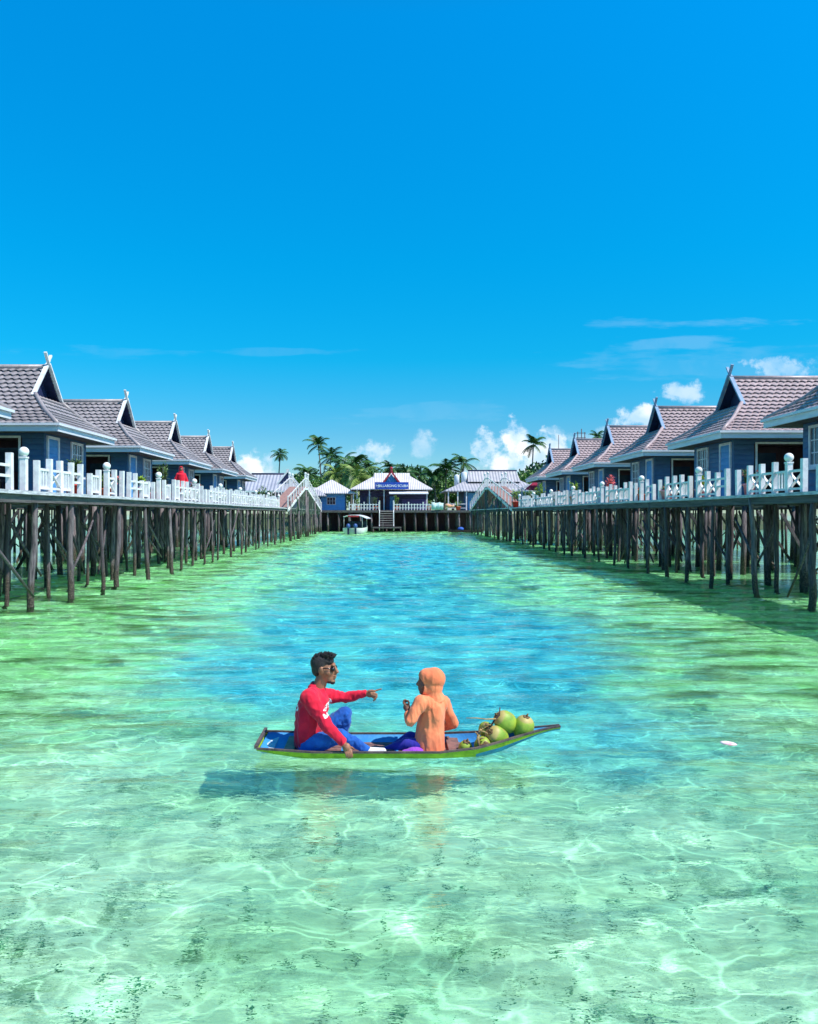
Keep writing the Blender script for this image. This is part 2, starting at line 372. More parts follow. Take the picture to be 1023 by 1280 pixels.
def build_water():
    # one closed body of water; its top carries real wavelets where the photograph looks
    import numpy as np
    xs = np.array(axis([(-2900, -300, 650), (-300, -40, 26), (-40, -14, 1.0), (-14, -4.6, 0.14), (-4.6, 4.6, 0.055), (4.6, 14, 0.14), (14, 40, 1.0), (40, 300, 26), (300, 2900, 650)]))
    ys = np.array(axis([(-11, 2.5, 1.5), (2.5, 9.5, 0.04), (9.5, 30, 0.085), (30, 110, 0.13), (110, 140, 2), (140, 400, 26), (400, 5900, 1100)]))
    X, Y = np.meshgrid(xs, ys); Z = np.zeros_like(X); rr = random.Random(5)
    for k in range(34):
        wl = 0.34*(6.0**rr.random()); th = R(90 + rr.gauss(0, 17)); kx, ky = math.cos(th)*2*math.pi/wl, math.sin(th)*2*math.pi/wl
        Z += 0.0050*wl**0.9*np.sin(kx*X + ky*Y + rr.uniform(0, 6.28))*(0.6 + 0.4*np.sin(X*rr.uniform(.1, .5) + Y*rr.uniform(.05, .3) + rr.uniform(0, 6)))
    for k in range(26):      # short chop, fading with distance
        wl = 0.20*(2.2**rr.random()); th = R(90 + rr.gauss(8, 30)); kx, ky = math.cos(th)*2*math.pi/wl, math.sin(th)*2*math.pi/wl
        Z += 0.0030*wl*np.sin(kx*X + ky*Y + rr.uniform(0, 6.28))*np.clip((13 - Y)/4, 0, 1)*(0.55 + 0.45*np.sin(X*rr.uniform(.3, 1.1) + Y*rr.uniform(.2, .9) + rr.uniform(0, 6)))
    fade = np.clip((14 - np.abs(X))/3, 0, 1)*np.clip((Y - 2.5)/1.0, 0, 1)*np.clip((112 - Y)/4, 0, 1)
    Z *= fade*(0.50 + 1.30*np.clip((Y - 10)/18, 0, 1))
    nx, ny = len(xs), len(ys)
    V = np.stack([X, Y, Z], -1).reshape(-1, 3)
    i = (np.arange(ny-1)[:, None]*nx + np.arange(nx-1)[None, :]).ravel()
    F = np.stack([i, i+1, i+nx+1, i+nx], -1)
    ring = list(range(nx)) + [j*nx + nx-1 for j in range(1, ny)] + [(ny-1)*nx + k for k in range(nx-2, -1, -1)] + [j*nx for j in range(ny-2, 0, -1)]
    low = V[ring].copy(); low[:, 2] = -9; b0 = len(V); m = len(ring)
    V = np.vstack([V, low])
    sk = [(ring[(k+1) % m], ring[k], b0 + k, b0 + (k+1) % m) for k in range(m)]
    faces = [tuple(f) for f in F.tolist()] + sk + [tuple(range(b0 + m - 1, b0 - 1, -1))]
    me = bpy.data.meshes.new('water'); me.from_pydata(V.tolist(), [], faces)
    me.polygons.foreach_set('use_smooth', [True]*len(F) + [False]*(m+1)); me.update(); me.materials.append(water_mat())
    wo = link('water', me); tag(wo, kind='structure')
    # sunlight is followed through the wavelets down to the seabed
    wo.cycles.is_caustics_caster = True; bpy.data.objects['seabed'].cycles.is_caustics_receiver = True; sun_d.cycles.is_caustics_light = True
litter()
build_water()

# ------------------------------------------------------------------ shared materials
def siding_mat(name, c, c2, pitch=0.16):
    """lapped boards: a repeating saw profile up the wall"""
    m, n, b = new_mat(name)
    tc = n.add('ShaderNodeTexCoord'); p = n.xyz(tc.outputs['Object'])
    fr = n.math('FRACT', n.math('DIVIDE', p[2], pitch))
    geo = n.add('ShaderNodeNewGeometry'); k = n.mix(n.ramp(n.noise(n.mapping(geo.outputs['Position'], (1, 1, 4)), 2.2, 4, 0.6), 0.3, 0.7), c, c2)
    k = n.mix(n.math('MULTIPLY', n.ramp(n.noise(n.mapping(geo.outputs['Position'], (3, 3, .5)), 2.0, 4, .65), .52, .72), .45), k, tuple(x*.45 + .03 for x in c))
    n.put(b.inputs['Base Color'], k); b.inputs['Roughness'].default_value = 0.55
    bp = n.add('ShaderNodeBump'); bp.inputs['Strength'].default_value = 1.0; bp.inputs['Distance'].default_value = 0.03
    n.put(bp.inputs['Height'], n.math('SUBTRACT', 1.0, n.math('POWER', fr, 3.0))); n.put(b.inputs['Normal'], bp.outputs[0])
    return m
M = {}
M['white'] = mat('white_paint', (0.80, 0.79, 0.80), (0.62, 0.60, 0.63), 5, 0.55, 0.15, 40, vary=0.06, world=True)
M['trim'] = mat('white_trim', (0.78, 0.78, 0.80), (0.55, 0.55, 0.58), 3, 0.5, world=True)
M['fascia'] = mat('fascia_paint', (0.66, 0.70, 0.75), (0.54, 0.58, 0.64), 2, 0.5, stretch=(1, 1, 6))
M['globe'] = mat('globe_glass', (0.82, 0.82, 0.80), (0.76, 0.76, 0.74), 3, 0.25, spec=0.5)
M['blue_wall'] = siding_mat('blue_boards', (0.050, 0.128, 0.255), (0.037, 0.097, 0.20))
M['light_blue'] = siding_mat('light_blue_boards', (0.10, 0.34, 0.66), (0.07, 0.26, 0.56), 0.2)
M['dark_blue'] = siding_mat('dark_blue_boards', (0.028, 0.05, 0.17), (0.018, 0.035, 0.13))
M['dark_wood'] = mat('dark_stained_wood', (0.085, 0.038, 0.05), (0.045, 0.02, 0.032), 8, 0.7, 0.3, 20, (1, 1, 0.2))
M['soffit'] = mat('soffit_boards', (0.10, 0.09, 0.10), (0.06, 0.055, 0.065), 6, 0.8)
M['navy'] = mat('gable_navy', (0.020, 0.028, 0.09), (0.012, 0.018, 0.06), 6, 0.6)
M['glass'] = mat('window_glass', (0.02, 0.035, 0.07), (0.05, 0.08, 0.12), 1.5, 0.08, spec=0.8)
M['metal'] = mat('metal', (0.55, 0.55, 0.56), None, 8, 0.35)
def tile_mat(name, c, c2):
    m, n, b = new_mat(name)
    tc = n.add('ShaderNodeTexCoord')
    oi = n.add('ShaderNodeObjectInfo')
    geo = n.add('ShaderNodeNewGeometry'); f = n.ramp(n.noise(geo.outputs['Position'], 0.8, 5, 0.65), 0.3, 0.7)
    sp = n.ramp(n.noise(geo.outputs['Position'], 6.0, 4, 0.65), 0.35, 0.68)
    k = n.mix(f, c, c2); k = n.mix(n.math('MULTIPLY', sp, 0.45), k, tuple(x*0.55 for x in c2))
    hs = n.add('ShaderNodeHueSaturation'); n.put(hs.inputs['Color'], k); n.put(hs.inputs['Value'], n.math('MULTIPLY_ADD', oi.outputs['Random'], 0.14, 0.93))
    n.put(b.inputs['Base Color'], hs.outputs[0]); b.inputs['Roughness'].default_value = 0.42; b.inputs['Specular IOR Level'].default_value = 0.45
    return m
M['tile_grey'] = tile_mat('grey_mauve_tiles', (0.39, 0.345, 0.355), (0.28, 0.25, 0.26))
M['tile_pink'] = tile_mat('pink_mauve_tiles', (0.49, 0.375, 0.38), (0.36, 0.28, 0.29))
def pile_mat():
    m, n, b = new_mat('weathered_timber')
    tc = n.add('ShaderNodeTexCoord'); geo = n.add('ShaderNodeNewGeometry'); p = n.xyz(geo.outputs['Position']); oi = n.add('ShaderNodeObjectInfo')
    v = n.mapping(geo.outputs['Position'], (1, 1, 0.12))
    k = n.mix(n.ramp(n.noise(v, 22, 4, 0.6), 0.3, 0.7), (0.25, 0.21, 0.225), (0.045, 0.038, 0.048))
    k = n.mix(oi.outputs['Random'], k, n.mix(0.75, k, (0.035, 0.028, 0.034)))
    lim = n.math('MULTIPLY_ADD', n.noise(n.mapping(geo.outputs['Position'], (1, 1, .35)), 5, 4, .7), 1.7, -0.18)
    wet = n.math('SUBTRACT', 1.0, n.ramp(n.math('SUBTRACT', p[2], lim), -0.2, 0.2))
    crust = n.mix(n.ramp(n.noise(geo.outputs['Position'], 45, 3, 0.7), 0.48, 0.66), (0.022, 0.016, 0.014), (0.22, 0.18, 0.13))
    k = n.mix(wet, k, crust)
    n.put(b.inputs['Base Color'], k); b.inputs['Roughness'].default_value = 0.85
    bp = n.add('ShaderNodeBump'); bp.inputs['Strength'].default_value = 0.6; bp.inputs['Distance'].default_value = 0.02
    n.put(bp.inputs['Height'], n.noise(geo.outputs['Position'], 40, 3, 0.7)); n.put(b.inputs['Normal'], bp.outputs[0])
    return m
M['pile'] = pile_mat()
M['plank'] = mat('deck_planks', (0.22, 0.18, 0.17), (0.12, 0.10, 0.10), 5, 0.85, 0.3, 40, (1, 8, 1), world=True)
M['beam'] = mat('edge_beam', (0.13, 0.115, 0.12), (0.055, 0.05, 0.055), 4, 0.85, 0.3, 30, (1, 0.25, 4), world=True)
M['kerb_paint'] = mat('worn_pale_paint', (0.62, 0.62, 0.66), (0.30, 0.30, 0.33), 7, 0.7, 0.2, 40, (1, 0.4, 3), world=True)

# ------------------------------------------------------------------ cottages
RIDGE, GBASE, EAVE = 3.84, 2.91, 1.90
EX, GX, BX, GBX = 0.65, -0.55, -5.75, -4.55     # front eave, gable, back eave, back gable (x outwards to the channel)
EYW, GYW = 2.25, 0.88                            # half widths at the eave and at the gable base
def tile_slope(mb, prof, rng_s, to3d, w=0.225, rh=0.20):
    ts = [0.0]
    for a, b in zip(prof, prof[1:]): ts.append(ts[-1] + math.hypot(b[0]-a[0], b[1]-a[1]))
    L = ts[-1]
    def pt(t):
        t = max(0.0, min(L, t))
        for i in range(len(ts)-1):
            if t <= ts[i+1] + 1e-9:
                f = (t - ts[i]) / (ts[i+1] - ts[i]); a, b = prof[i], prof[i+1]
                dx, dz = (b[0]-a[0])/(ts[i+1]-ts[i]), (b[1]-a[1])/(ts[i+1]-ts[i])
                return a[0]+(b[0]-a[0])*f, a[1]+(b[1]-a[1])*f, -dz, dx
    nrow = max(1, int(round(L / rh))); rh = L / nrow
    for i in range(nrow):
        t1 = L - i*rh; t0 = t1 - rh
        d0 = pt(t0)[0]; d1 = pt(t1)[0]
        lo1, hi1 = rng_s(d1); lo0, hi0 = rng_s(d0)
        k0 = int(math.floor(min(lo1, lo0) / (w/6))); k1 = int(math.ceil(max(hi1, hi0) / (w/6)))
        rows = ([], [], [])
        ph = 0.5*w if i % 2 else 0.0
        for k in range(k0, k1+1):
            s = k*w/6
            sl = min(max(s, lo1), hi1); su = min(max(s, lo0), hi0)
            c = math.cos(2*math.pi*(s + ph)/w)
            d, z, nd, nz = pt(t1 - 0.045 + 0.045*c)
            o = 0.046 + 0.014*c
            rows[0].append(to3d(sl, d + nd*o, z + nz*o)); rows[1].append(to3d(sl, d - nd*0.01, z - nz*0.01))
            d, z, nd, nz = pt(t0 - 0.02); o = 0.006 + 0.010*c
            rows[2].append(to3d(su, d + nd*o, z + nz*o))
        n = len(rows[0]); fs = []
        for k in range(n-1):
            fs.append((k, k+1, 2*n+k+1, 2*n+k)); fs.append((n+k, n+k+1, k+1, k))
        mb.raw(rows[0]+rows[1]+rows[2], fs)
def make_cottage(sx, tilem, bargem):
    """x grows towards the channel times sx; y runs along the row; z = 0 on the deck"""
    root = thing('cottage', 'blue cottage', 'cottage', group='blue cottages on stilts')
    def X(p): return (p[0]*sx, p[1], p[2])
    def add(mb, name, m, parent=root, smooth=False):
        mb.v = [X(p) for p in mb.v]; return mb.build(name, m, parent, smooth)
    H = EAVE - 0.03
    # walls: a closed front room, and an open porch cut into each side
    w = MB()
    w.box((-0.62, -1.55, 0), (0, 1.55, H)); w.box((-5.1, -1.55, 0), (-2.75, 1.55, H))
    w.box((-2.75, -0.55, 0), (-0.62, 0.55, H)); w.box((-2.75, -1.55, 1.62), (-0.62, -0.55, H)); w.box((-2.75, 0.55, 1.62), (-0.62, 1.55, H))
    add(w, 'wall', M['blue_wall'])
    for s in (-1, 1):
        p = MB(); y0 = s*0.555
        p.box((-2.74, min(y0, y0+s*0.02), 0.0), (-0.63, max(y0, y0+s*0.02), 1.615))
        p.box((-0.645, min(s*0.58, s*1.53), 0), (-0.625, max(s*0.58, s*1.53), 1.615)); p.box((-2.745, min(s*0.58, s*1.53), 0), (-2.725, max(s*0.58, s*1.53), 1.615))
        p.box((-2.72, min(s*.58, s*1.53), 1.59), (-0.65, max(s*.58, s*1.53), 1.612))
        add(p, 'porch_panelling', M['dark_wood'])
        t = MB(); ya, yb = sorted((s*1.545, s*1.572))
        t.box((-0.72, ya, 0), (-0.66, yb, 1.66)); t.box((-2.72, ya, 0), (-2.66, yb, 1.66)); t.box((-2.66, ya, 1.60), (-0.72, yb, 1.66))
        add(t, 'porch_trim', M['trim'])
        pw = MB(); ya, yb = sorted((s*0.575, s*0.60)); pw.box((-1.75, ya, 0.7), (-1.05, yb, 1.4)); add(pw, 'porch_window', M['glass'])
        st = MB(); ya, yb = sorted((s*0.85, s*1.15))
        st.box((-2.3, ya, 0.38), (-1.3, yb, 0.44)); st.box((-2.25, ya+.03, 0), (-2.2, yb-.03, 0.38)); st.box((-1.4, ya+.03, 0), (-1.35, yb-.03, 0.38))
        st.box((-2.3, s*0.85-0.02, 0.44), (-1.3, s*0.85+0.02, 0.85)); add(st, 'porch_bench', M['dark_wood'])
    # roof
    side = [(0, RIDGE), (0.30, 3.50), (0.88, GBASE), (0.88+1.37*0.45, GBASE-1.01*0.54), (EYW, EAVE)]
    frnt = [(0, GBASE), (1.2*0.45, GBASE-1.01*0.54), (1.2, EAVE)]
    def srange(d):
        f = max(0.0, (d - 0.88) / 1.37); return GBX - 1.2*f, GX + 1.2*f
    def frange(d):
        f = max(0.0, d / 1.2); return -(0.88 + 1.37*f), 0.88 + 1.37*f
    r = MB()
    tile_slope(r, side, srange, lambda s, d, z: (s, -d, z)); tile_slope(r, side, srange, lambda s, d, z: (s, d, z))
    tile_slope(r, frnt, frange, lambda s, d, z: (GX + d, s, z)); tile_slope(r, frnt, frange, lambda s, d, z: (GBX - d, s, z))
    r.v = [X(p) for p in r.v]
    roof = r.build('roof', tilem, root, False, fix=False)
    li = MB()
    for sy in (-1, 1):
        for a_, b_ in zip(side, side[1:]):
            (l0, h0), (l1, h1) = srange(a_[0]), srange(b_[0])
            li.raw([(l0, sy*a_[0], a_[1]-.035), (h0, sy*a_[0], a_[1]-.035), (h1, sy*b_[0], b_[1]-.035), (l1, sy*b_[0], b_[1]-.035)], [(0, 1, 2, 3)])
    for xg, dr in ((GX, 1), (GBX, -1)):
        for a_, b_ in zip(frnt, frnt[1:]):
            (l0, h0), (l1, h1) = frange(a_[0]), frange(b_[0])
            li.raw([(xg + dr*a_[0], l0, a_[1]-.035), (xg + dr*a_[0], h0, a_[1]-.035), (xg + dr*b_[0], h1, b_[1]-.035), (xg + dr*b_[0], l1, b_[1]-.035)], [(0, 1, 2, 3)])
    add(li, 'roof_lining', M['navy'], roof)
    rc = MB(); rc.tube([(GBX-.1, 0, RIDGE+.03), (GX+.02, 0, RIDGE+.03)], 0.075, 8); add(rc, 'ridge_cap', tilem, roof, True)
    for sy in (-1, 1):
        for xg, dx in ((GX, 1.2), (GBX, -1.2)):
            hp = MB(); hp.tube([(xg + dx*f, sy*(0.88+1.37*f), GBASE - 1.01*(f*1.2 if f <= .45 else 0.54 + (f-.45)/.55*.46) + .035) for f in (0, .225, .45, .72, 1.0)], 0.065, 6)
            add(hp, 'hip_cap', tilem, roof, True)
    so = MB()
    so.prism([(-EYW+.03, EAVE-.16), (EYW-.03, EAVE-.16), (EYW-.03, EAVE-.02), (-EYW+.03, EAVE-.02)], 'x', BX+.03, EX-.03)
    add(so, 'soffit', M['soffit'], roof)
    fa = MB()
    z0, z1 = EAVE - .185, EAVE + .02
    fa.box((EX-.03, -EYW, z0), (EX+.02, EYW, z1)); fa.box((BX-.02, -EYW, z0), (BX+.03, EYW, z1))
    fa.box((BX+.03, -EYW-.02, z0), (EX-.03, -EYW+.03, z1)); fa.box((BX+.03, EYW-.03, z0), (EX-.03, EYW+.02, z1))
    fa.box((EX+.02, -EYW-.03, z1-.05), (EX+.09, EYW+.03, z1+.015)); fa.box((BX, -EYW-.09, z1-.05), (EX+.09, -EYW-.03, z1+.015))
    add(fa, 'fascia', M['fascia'], roof)
    for xg, dr in ((GX, 1), (GBX, -1)):
        g = MB(); g.prism([(-0.86, GBASE-.04), (0.86, GBASE-.04), (0, RIDGE-.02)], 'x', xg - dr*0.36, xg - dr*0.30); gable = add(g, 'gable', M['navy'])
        g = MB()
        for k in range(0):
            zz = GBASE + .1 + k*.11; hw = .86*(RIDGE-zz)/(RIDGE-GBASE)
            if hw > .08: g.box((xg - dr*0.30 - (0.03 if dr < 0 else 0), -hw, zz), (xg - dr*0.30 + (0.03 if dr > 0 else 0), hw, zz+.02))
        for sy in (-1, 1):
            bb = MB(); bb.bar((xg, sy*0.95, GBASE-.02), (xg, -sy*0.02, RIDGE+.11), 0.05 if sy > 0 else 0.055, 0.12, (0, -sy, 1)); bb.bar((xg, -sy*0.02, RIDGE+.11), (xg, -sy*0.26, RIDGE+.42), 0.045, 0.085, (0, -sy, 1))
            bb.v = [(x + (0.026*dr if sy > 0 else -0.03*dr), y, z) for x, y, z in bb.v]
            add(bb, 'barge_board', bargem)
    # door and window of the front room
    d = MB(); d.box((-0.002, -1.33, 0.02), (0.022, -0.68, 1.60)); door = add(d, 'door', M['light_blue'])
    f = MB(); f.box((-.002, -1.42, 0), (.045, -1.33, 1.68)); f.box((-.002, -.68, 0), (.045, -.59, 1.68)); f.box((-.002, -1.33, 1.60), (.045, -.68, 1.68)); add(f, 'door_frame', M['trim'], door)
    h = MB(); h.ball((.05, -.77, .82), .035); add(h, 'handle', M['metal'], door)
    wn = MB()
    wn.box((-.002, 0.30, .62), (.05, 0.37, 1.66)); wn.box((-.002, 1.13, .62), (.05, 1.20, 1.66)); wn.box((-.002, .37, 1.59), (.05, 1.13, 1.66)); wn.box((-.002, .37, .62), (.05, 1.13, .69))
    wn.box((0.0, .73, .69), (.035, .77, 1.59))
    for z in (.98, 1.29): wn.box((0.0, .37, z-.012), (.03, .73, z+.012)); wn.box((0.0, .77, z-.012), (.03, 1.13, z+.012))
    for yv in (.55, .95): wn.box((0.0, yv-.012, .69), (.028, yv+.012, 1.59))
    win = add(wn, 'window', M['trim'])
    pn = MB(); pn.box((-.002, .37, .69), (.014, 1.13, 1.59)); add(pn, 'pane', M['glass'], win)
    sl = MB(); sl.box((-.002, .26, .56), (.10, 1.24, .62)); add(sl, 'sill', M['trim'], win)
    # platform and stilts
    pf = MB()
    x = -5.6
    while x < 0.85:
        pf.box((x, -1.95, -.05), (x+.15, 1.95, 0 - .004)); x += .162
    for yv in (-1.8, -.6, .6, 1.8): pf.box((-5.6, yv-.05, -.24), (1.0, yv+.05, -.052))
    add(pf, 'platform', M['plank'])
    for xx in (-5.3, -3.6, -1.9, -.2, .8):
        for yv in (-1.75, 0, 1.75):
            st = MB(); j = rng.uniform(-.06, .06)
            st.tube([(xx+j, yv, -.24), (xx, yv+j, -1.6), (xx-j, yv-j, -4.2)], [.075, .085, .095], 8); add(st, 'stilt', M['pile'], root, True)
    for yv in (-1.86, 1.86):
        for a_, b_ in (((-5.3, yv, -2.5), (-3.9, yv, -.4)), ((-2.5, yv, -2.6), (-1.3, yv, -.5))): b1 = MB(); b1.bar(a_, b_, .05, .09); add(b1, 'stilt_brace', M['pile'])
    for xx in (-4.0, -1.2):
        for a_, b_ in (((xx, -1.75, -2.3), (xx, 0, -.4)), ((xx+.08, 1.75, -2.4), (xx+.08, 0, -.5))): b1 = MB(); b1.bar(a_, b_, .05, .09); add(b1, 'stilt_brace', M['pile'])
    return root
M['barge_shaded'] = mat('shaded_white_trim', (0.22, 0.34, 0.50), (0.15, 0.25, 0.40), 4, .6)  # right row's white barge boards, with their blue-grey shade painted into the colour
cl = make_cottage(1, M['tile_grey'], M['trim']); cr = make_cottage(-1, M['tile_pink'], M['barge_shaded'])
CK = 1.3; CZ = 3.0          # the cottages stand a step above the walkway
LY = [16.7, 23.9, 31.1, 38.3, 45.5, 52.7]
RY = [18.7, 25.85, 33.0, 40.2, 47.2, 54.3]
ll = ['blue cottage cut by the left photo edge, only a corner of its eave showing',
      'nearest whole blue cottage of the left row, largest grey roof with white barge boards',
      'second whole blue cottage of the left row, beside the largest grey roof',
      'third whole blue cottage of the left row, behind the person in red',
      'fourth whole blue cottage of the left row, second from the far end',
      'farthest and smallest blue cottage of the left row']
lr = ['nearest blue cottage of the right row, cut off by the right photo edge',
      'large blue cottage of the right row with its whole gable showing and pink tiled roof',
      'second whole blue cottage of the right row, pink roof with crossed gable tips',
      'third whole blue cottage of the right row, middle of the pink roofs',
      'fourth whole blue cottage of the right row, second from the far end',
      'farthest and smallest blue cottage of the right row, next to the pink awning']
for i, y in enumerate(LY):
    if i: copy_thing(cl, ll[i], (-9.55*CK, y*CK, CZ), None, (CK, CK, CK))
    else: cl['label'] = ll[0]; cl.location = (-9.55*CK, y*CK, CZ); cl.scale = (CK, CK, CK)
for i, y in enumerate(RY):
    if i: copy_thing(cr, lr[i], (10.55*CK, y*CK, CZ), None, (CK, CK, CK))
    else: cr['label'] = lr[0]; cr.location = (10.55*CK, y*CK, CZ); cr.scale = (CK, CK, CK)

# ------------------------------------------------------------------ boardwalks
def pile_meshes():
    out = []
    for k in range(5):
        mb = MB(); r = 0.075 + 0.018*rng.random(); p = Vector((0, 0, 0)); pts = []
        for i in range(7):
            pts.append(Vector((rng.uniform(-.025, .025), rng.uniform(-.025, .025), -3.7*i/6)))
        mb.tube(pts, [r*(0.92 + 0.05*i + rng.uniform(-.05, .05)) for i in range(7)], 9)
        out.append(mb.mesh('pile', M['pile'], True))
    return out
PILES = pile_meshes()
def brace_meshes():
    out = []
    for L in (2.3, 3.0):
        mb = MB(); mb.tube([(0, 0, 0), (.03, L*.5, -.03), (0, L, 0)], [.034, .04, .03], 7); out.append(mb.mesh('brace', M['pile'], True))
    return out
BRACES = brace_meshes()
def boardwalk(name, label, edge, sx, y0, y1, width, row_offsets, kept=()):
    root = thing(name, label, 'boardwalk', (edge, y0, 0))
    L = y1 - y0; o = sx   # +x local * sx leads away from the channel
    d = MB(); y = 0.0
    while y < L:
        w_ = 0.165
        j = rng.uniform(-.02, .02)
        d.box((min(o*j, o*width), y, DECK-.045), (max(o*j, o*width), y+w_, DECK)); y += w_ + 0.012
    d.build('deck', M['plank'], root)
    e = MB(); y = 0.0
    while y < L:
        l_ = min(3.6, L - y); j = rng.uniform(-.012, .012)
        a, b = sorted((o*0.04, o*0.10)); e.box((a, y, 2.58+j), (b, y+l_-.01, DECK-.048)); y += l_
    a, b = sorted((o*(width-.1), o*(width-.04))); e.box((a, 0, 2.6), (b, L, DECK-.048))
    e.build('edge_beam', M['beam'], root)
    k = MB(); y = 0.0
    while y < L:
        l_ = min(2.9, L - y); j = rng.uniform(-.008, .008)
        a, b = sorted((-o*0.045, o*0.03)); k.box((a, y, DECK-.060+j), (b, y+l_-.012, DECK+.022+j)); y += l_
    k.build('kerb', M['kerb_paint'], root)
    jo = MB(); y = 0.4
    while y < L:
        a, b = sorted((o*0.105, o*(width-.105))); jo.box((a, y, 2.62), (b, y+.08, DECK-.05)); y += 1.15
    jo.build('joist', M['beam'], root)
    n = 0; brs = 0; more = MB()
    for ri, off in enumerate(row_offsets):
        y = 0.6 + 0.5*ri
        while y < L:
            if n >= 99:
                x_ = o*off + rng.uniform(-.05, .05); more.tube([(x_, y, 2.62), (x_ + rng.uniform(-.1, .1), y + rng.uniform(-.1, .1), -1)], [.075, .09], 7); y += rng.choice((1.25, 1.7, 2.0, 2.5)); continue
            me = PILES[rng.randrange(len(PILES))]; s = rng.uniform(.55, .92) * (1.12 if y < 14 else 1.0)
            link('pile', me, root, (o*off + rng.uniform(-.05, .05), y, 2.62 if ri else 2.8), (rng.uniform(-.05, .05), rng.uniform(-.045, .045), rng.uniform(0, 6)), (s, s, 1)); n += 1
            if rng.random() < (.55 if ri == 0 else .7) and brs < 95:
                dn = rng.choice((-1, 1))
                link('brace', BRACES[rng.randrange(2)], root, (o*(off + .09), y, rng.uniform(.15, .9) if dn > 0 else rng.uniform(1.7, 2.3)), (dn*rng.uniform(.55, .85), 0, rng.uniform(-.25, .25))); brs += 1
            y += rng.choice((1.7, 2.2, 2.7, 3.2) if ri == 0 else (1.7, 2.3, 2.8, 3.4)) * (1.0 if y < 40 else 1.25)
    if more.v: more.build('far_piles', M['pile'], root, True)['kind'] = 'stuff'
    return root
bl = boardwalk('boardwalk', 'long weathered timber boardwalk on piles along the left side of the channel', -8.47, -1, 12.0, 104.0, 2.55, (0.12, 1.2, 2.4))
br = boardwalk('boardwalk', 'long weathered timber boardwalk on piles along the right side of the channel, in shade', 10.38, 1, 12.0, 100.0, 2.2, (0.12, 1.2, 2.1))
boardwalk('boardwalk', 'dark rear boardwalk on close set piles behind the cottages of the left row', -20.4, -1, 14.0, 104.0, 3.0, (0.12, 1.0, 1.9, 2.8))
boardwalk('boardwalk', 'dark rear boardwalk on close set piles behind the cottages of the right row', 21.6, 1, 14.0, 104.0, 3.0, (0.12, 1.0, 1.9, 2.8))

# ------------------------------------------------------------------ railings and globe lamps
def post_mesh(h, w=0.13):
    mb = MB(); mb.box((-w/2, -w/2, 0), (w/2, w/2, h)); me = mb.mesh('railing_post', M['white']); return me
PM = [post_mesh(h) for h in (.62, .76, .84)]
def panel_mesh(L, kind):
    mb = MB(); a, b = 0.058, L - 0.058
    mb.box((-.03, a, .52), (.03, b, .58))
    if kind == 0:
        mb.box((-.03, a, .06), (.03, b, .12)); mb.bar((-.012, a, .12), (-.012, b, .52), .02, .07, (1, 0, 0)); mb.bar((.012, a, .52), (.012, b, .12), .02, .07, (1, 0, 0))
        mb.v = mb.v[:]
    elif kind == 1:
        mb.box((-.03, a, .06), (.03, b, .12))
        for k in range(3):
            y = a + (b-a)*(k+1)/4; mb.box((-.018, y-.025, .12), (.018, y+.025, .52))
    else:
        mb.box((-.03, a, .28), (.03, b, .34))
    return mb.mesh('railing_panel', M['white'])
POT_Y = {'left': [8.9*1000/(483-u) for u in (91, 134, 178, 186, 205, 247, 279)], 'right': [10.75*1000/(u-483) for u in (937, 880, 836, 802, 763, 719, 676, 699)]}
PANELS = {}
def panel(L, kind):
    k = (round(L, 2), kind)
    if k not in PANELS: PANELS[k] = panel_mesh(k[0], kind)
    return PANELS[k]
def lamp_proto():
    t = thing('lamp_post', 'x', 'lamp post', group='white lamp posts with round globes')
    p = MB(); p.box((-.07, -.07, 0), (.07, .07, .76)); p.box((-.085, -.085, .76), (.085, .085, .80)); p.build('post', M['white'], t)
    g = MB(); g.lathe([(.05, .80), (.06, .83)], n=12); g.ball((0, 0, .915), .118, 20, 12); g.build('globe', M['globe'], t, True)
    return t
LAMP = lamp_proto(); lamp_used = [0]
def railing_run(x, ys, side, sx):
    """lamp post at every y of ys; between two lamps a railing section of posts and panels"""
    for i, y in enumerate(ys):
        lab = 'white lamp post with round globe, %s boardwalk, %s lamp counted from the camera' % (side, ORD[i] if i else 'first')
        if lamp_used[0]: copy_thing(LAMP, lab, (x, y, DECK+.025))
        else: LAMP['label'] = lab; LAMP.location = (x, y, DECK+.025); lamp_used[0] = 1
    edges = [ys[0] - (ys[1]-ys[0])] + list(ys)
    for i in range(len(edges)-1):
        ya, yb = edges[i], edges[i+1]; n = 8; L = (yb - ya)/n
        if i == 0: lab = 'white railing on the %s boardwalk before its first lamp, cut by the photo edge' % side
        else: lab = 'white railing with crossed braces, %s boardwalk, between its %s and %s lamps' % (side, ORD[i-1] if i > 1 else 'first', ORD[i])
        t = thing('railing', lab, 'railing', (x, ya, DECK+.025), group='white railing sections between the lamp posts')
        for k in range(n):
            if k: link('railing_post', PM[rng.choice((0, 1, 2, 2))], t, (rng.uniform(-.01, .01), k*L, 0), (0, rng.uniform(-.015, .015), rng.uniform(-.1, .1)))
            if rng.random() < .86 and not any(abs((ya + (k+.5)*L) - py) < L*.75 for py in POT_Y[side]): link('railing_panel', panel(L, rng.choice((0, 0, 1, 1, 2))), t, (0, k*L, 0))
LAMPL = [18.9 + 5.6*i for i in range(9)]
LAMPR = [20.8 + 6.0*i for i in range(8)]
railing_run(-8.56, LAMPL, 'left', 1); railing_run(10.47, LAMPR, 'right', -1)

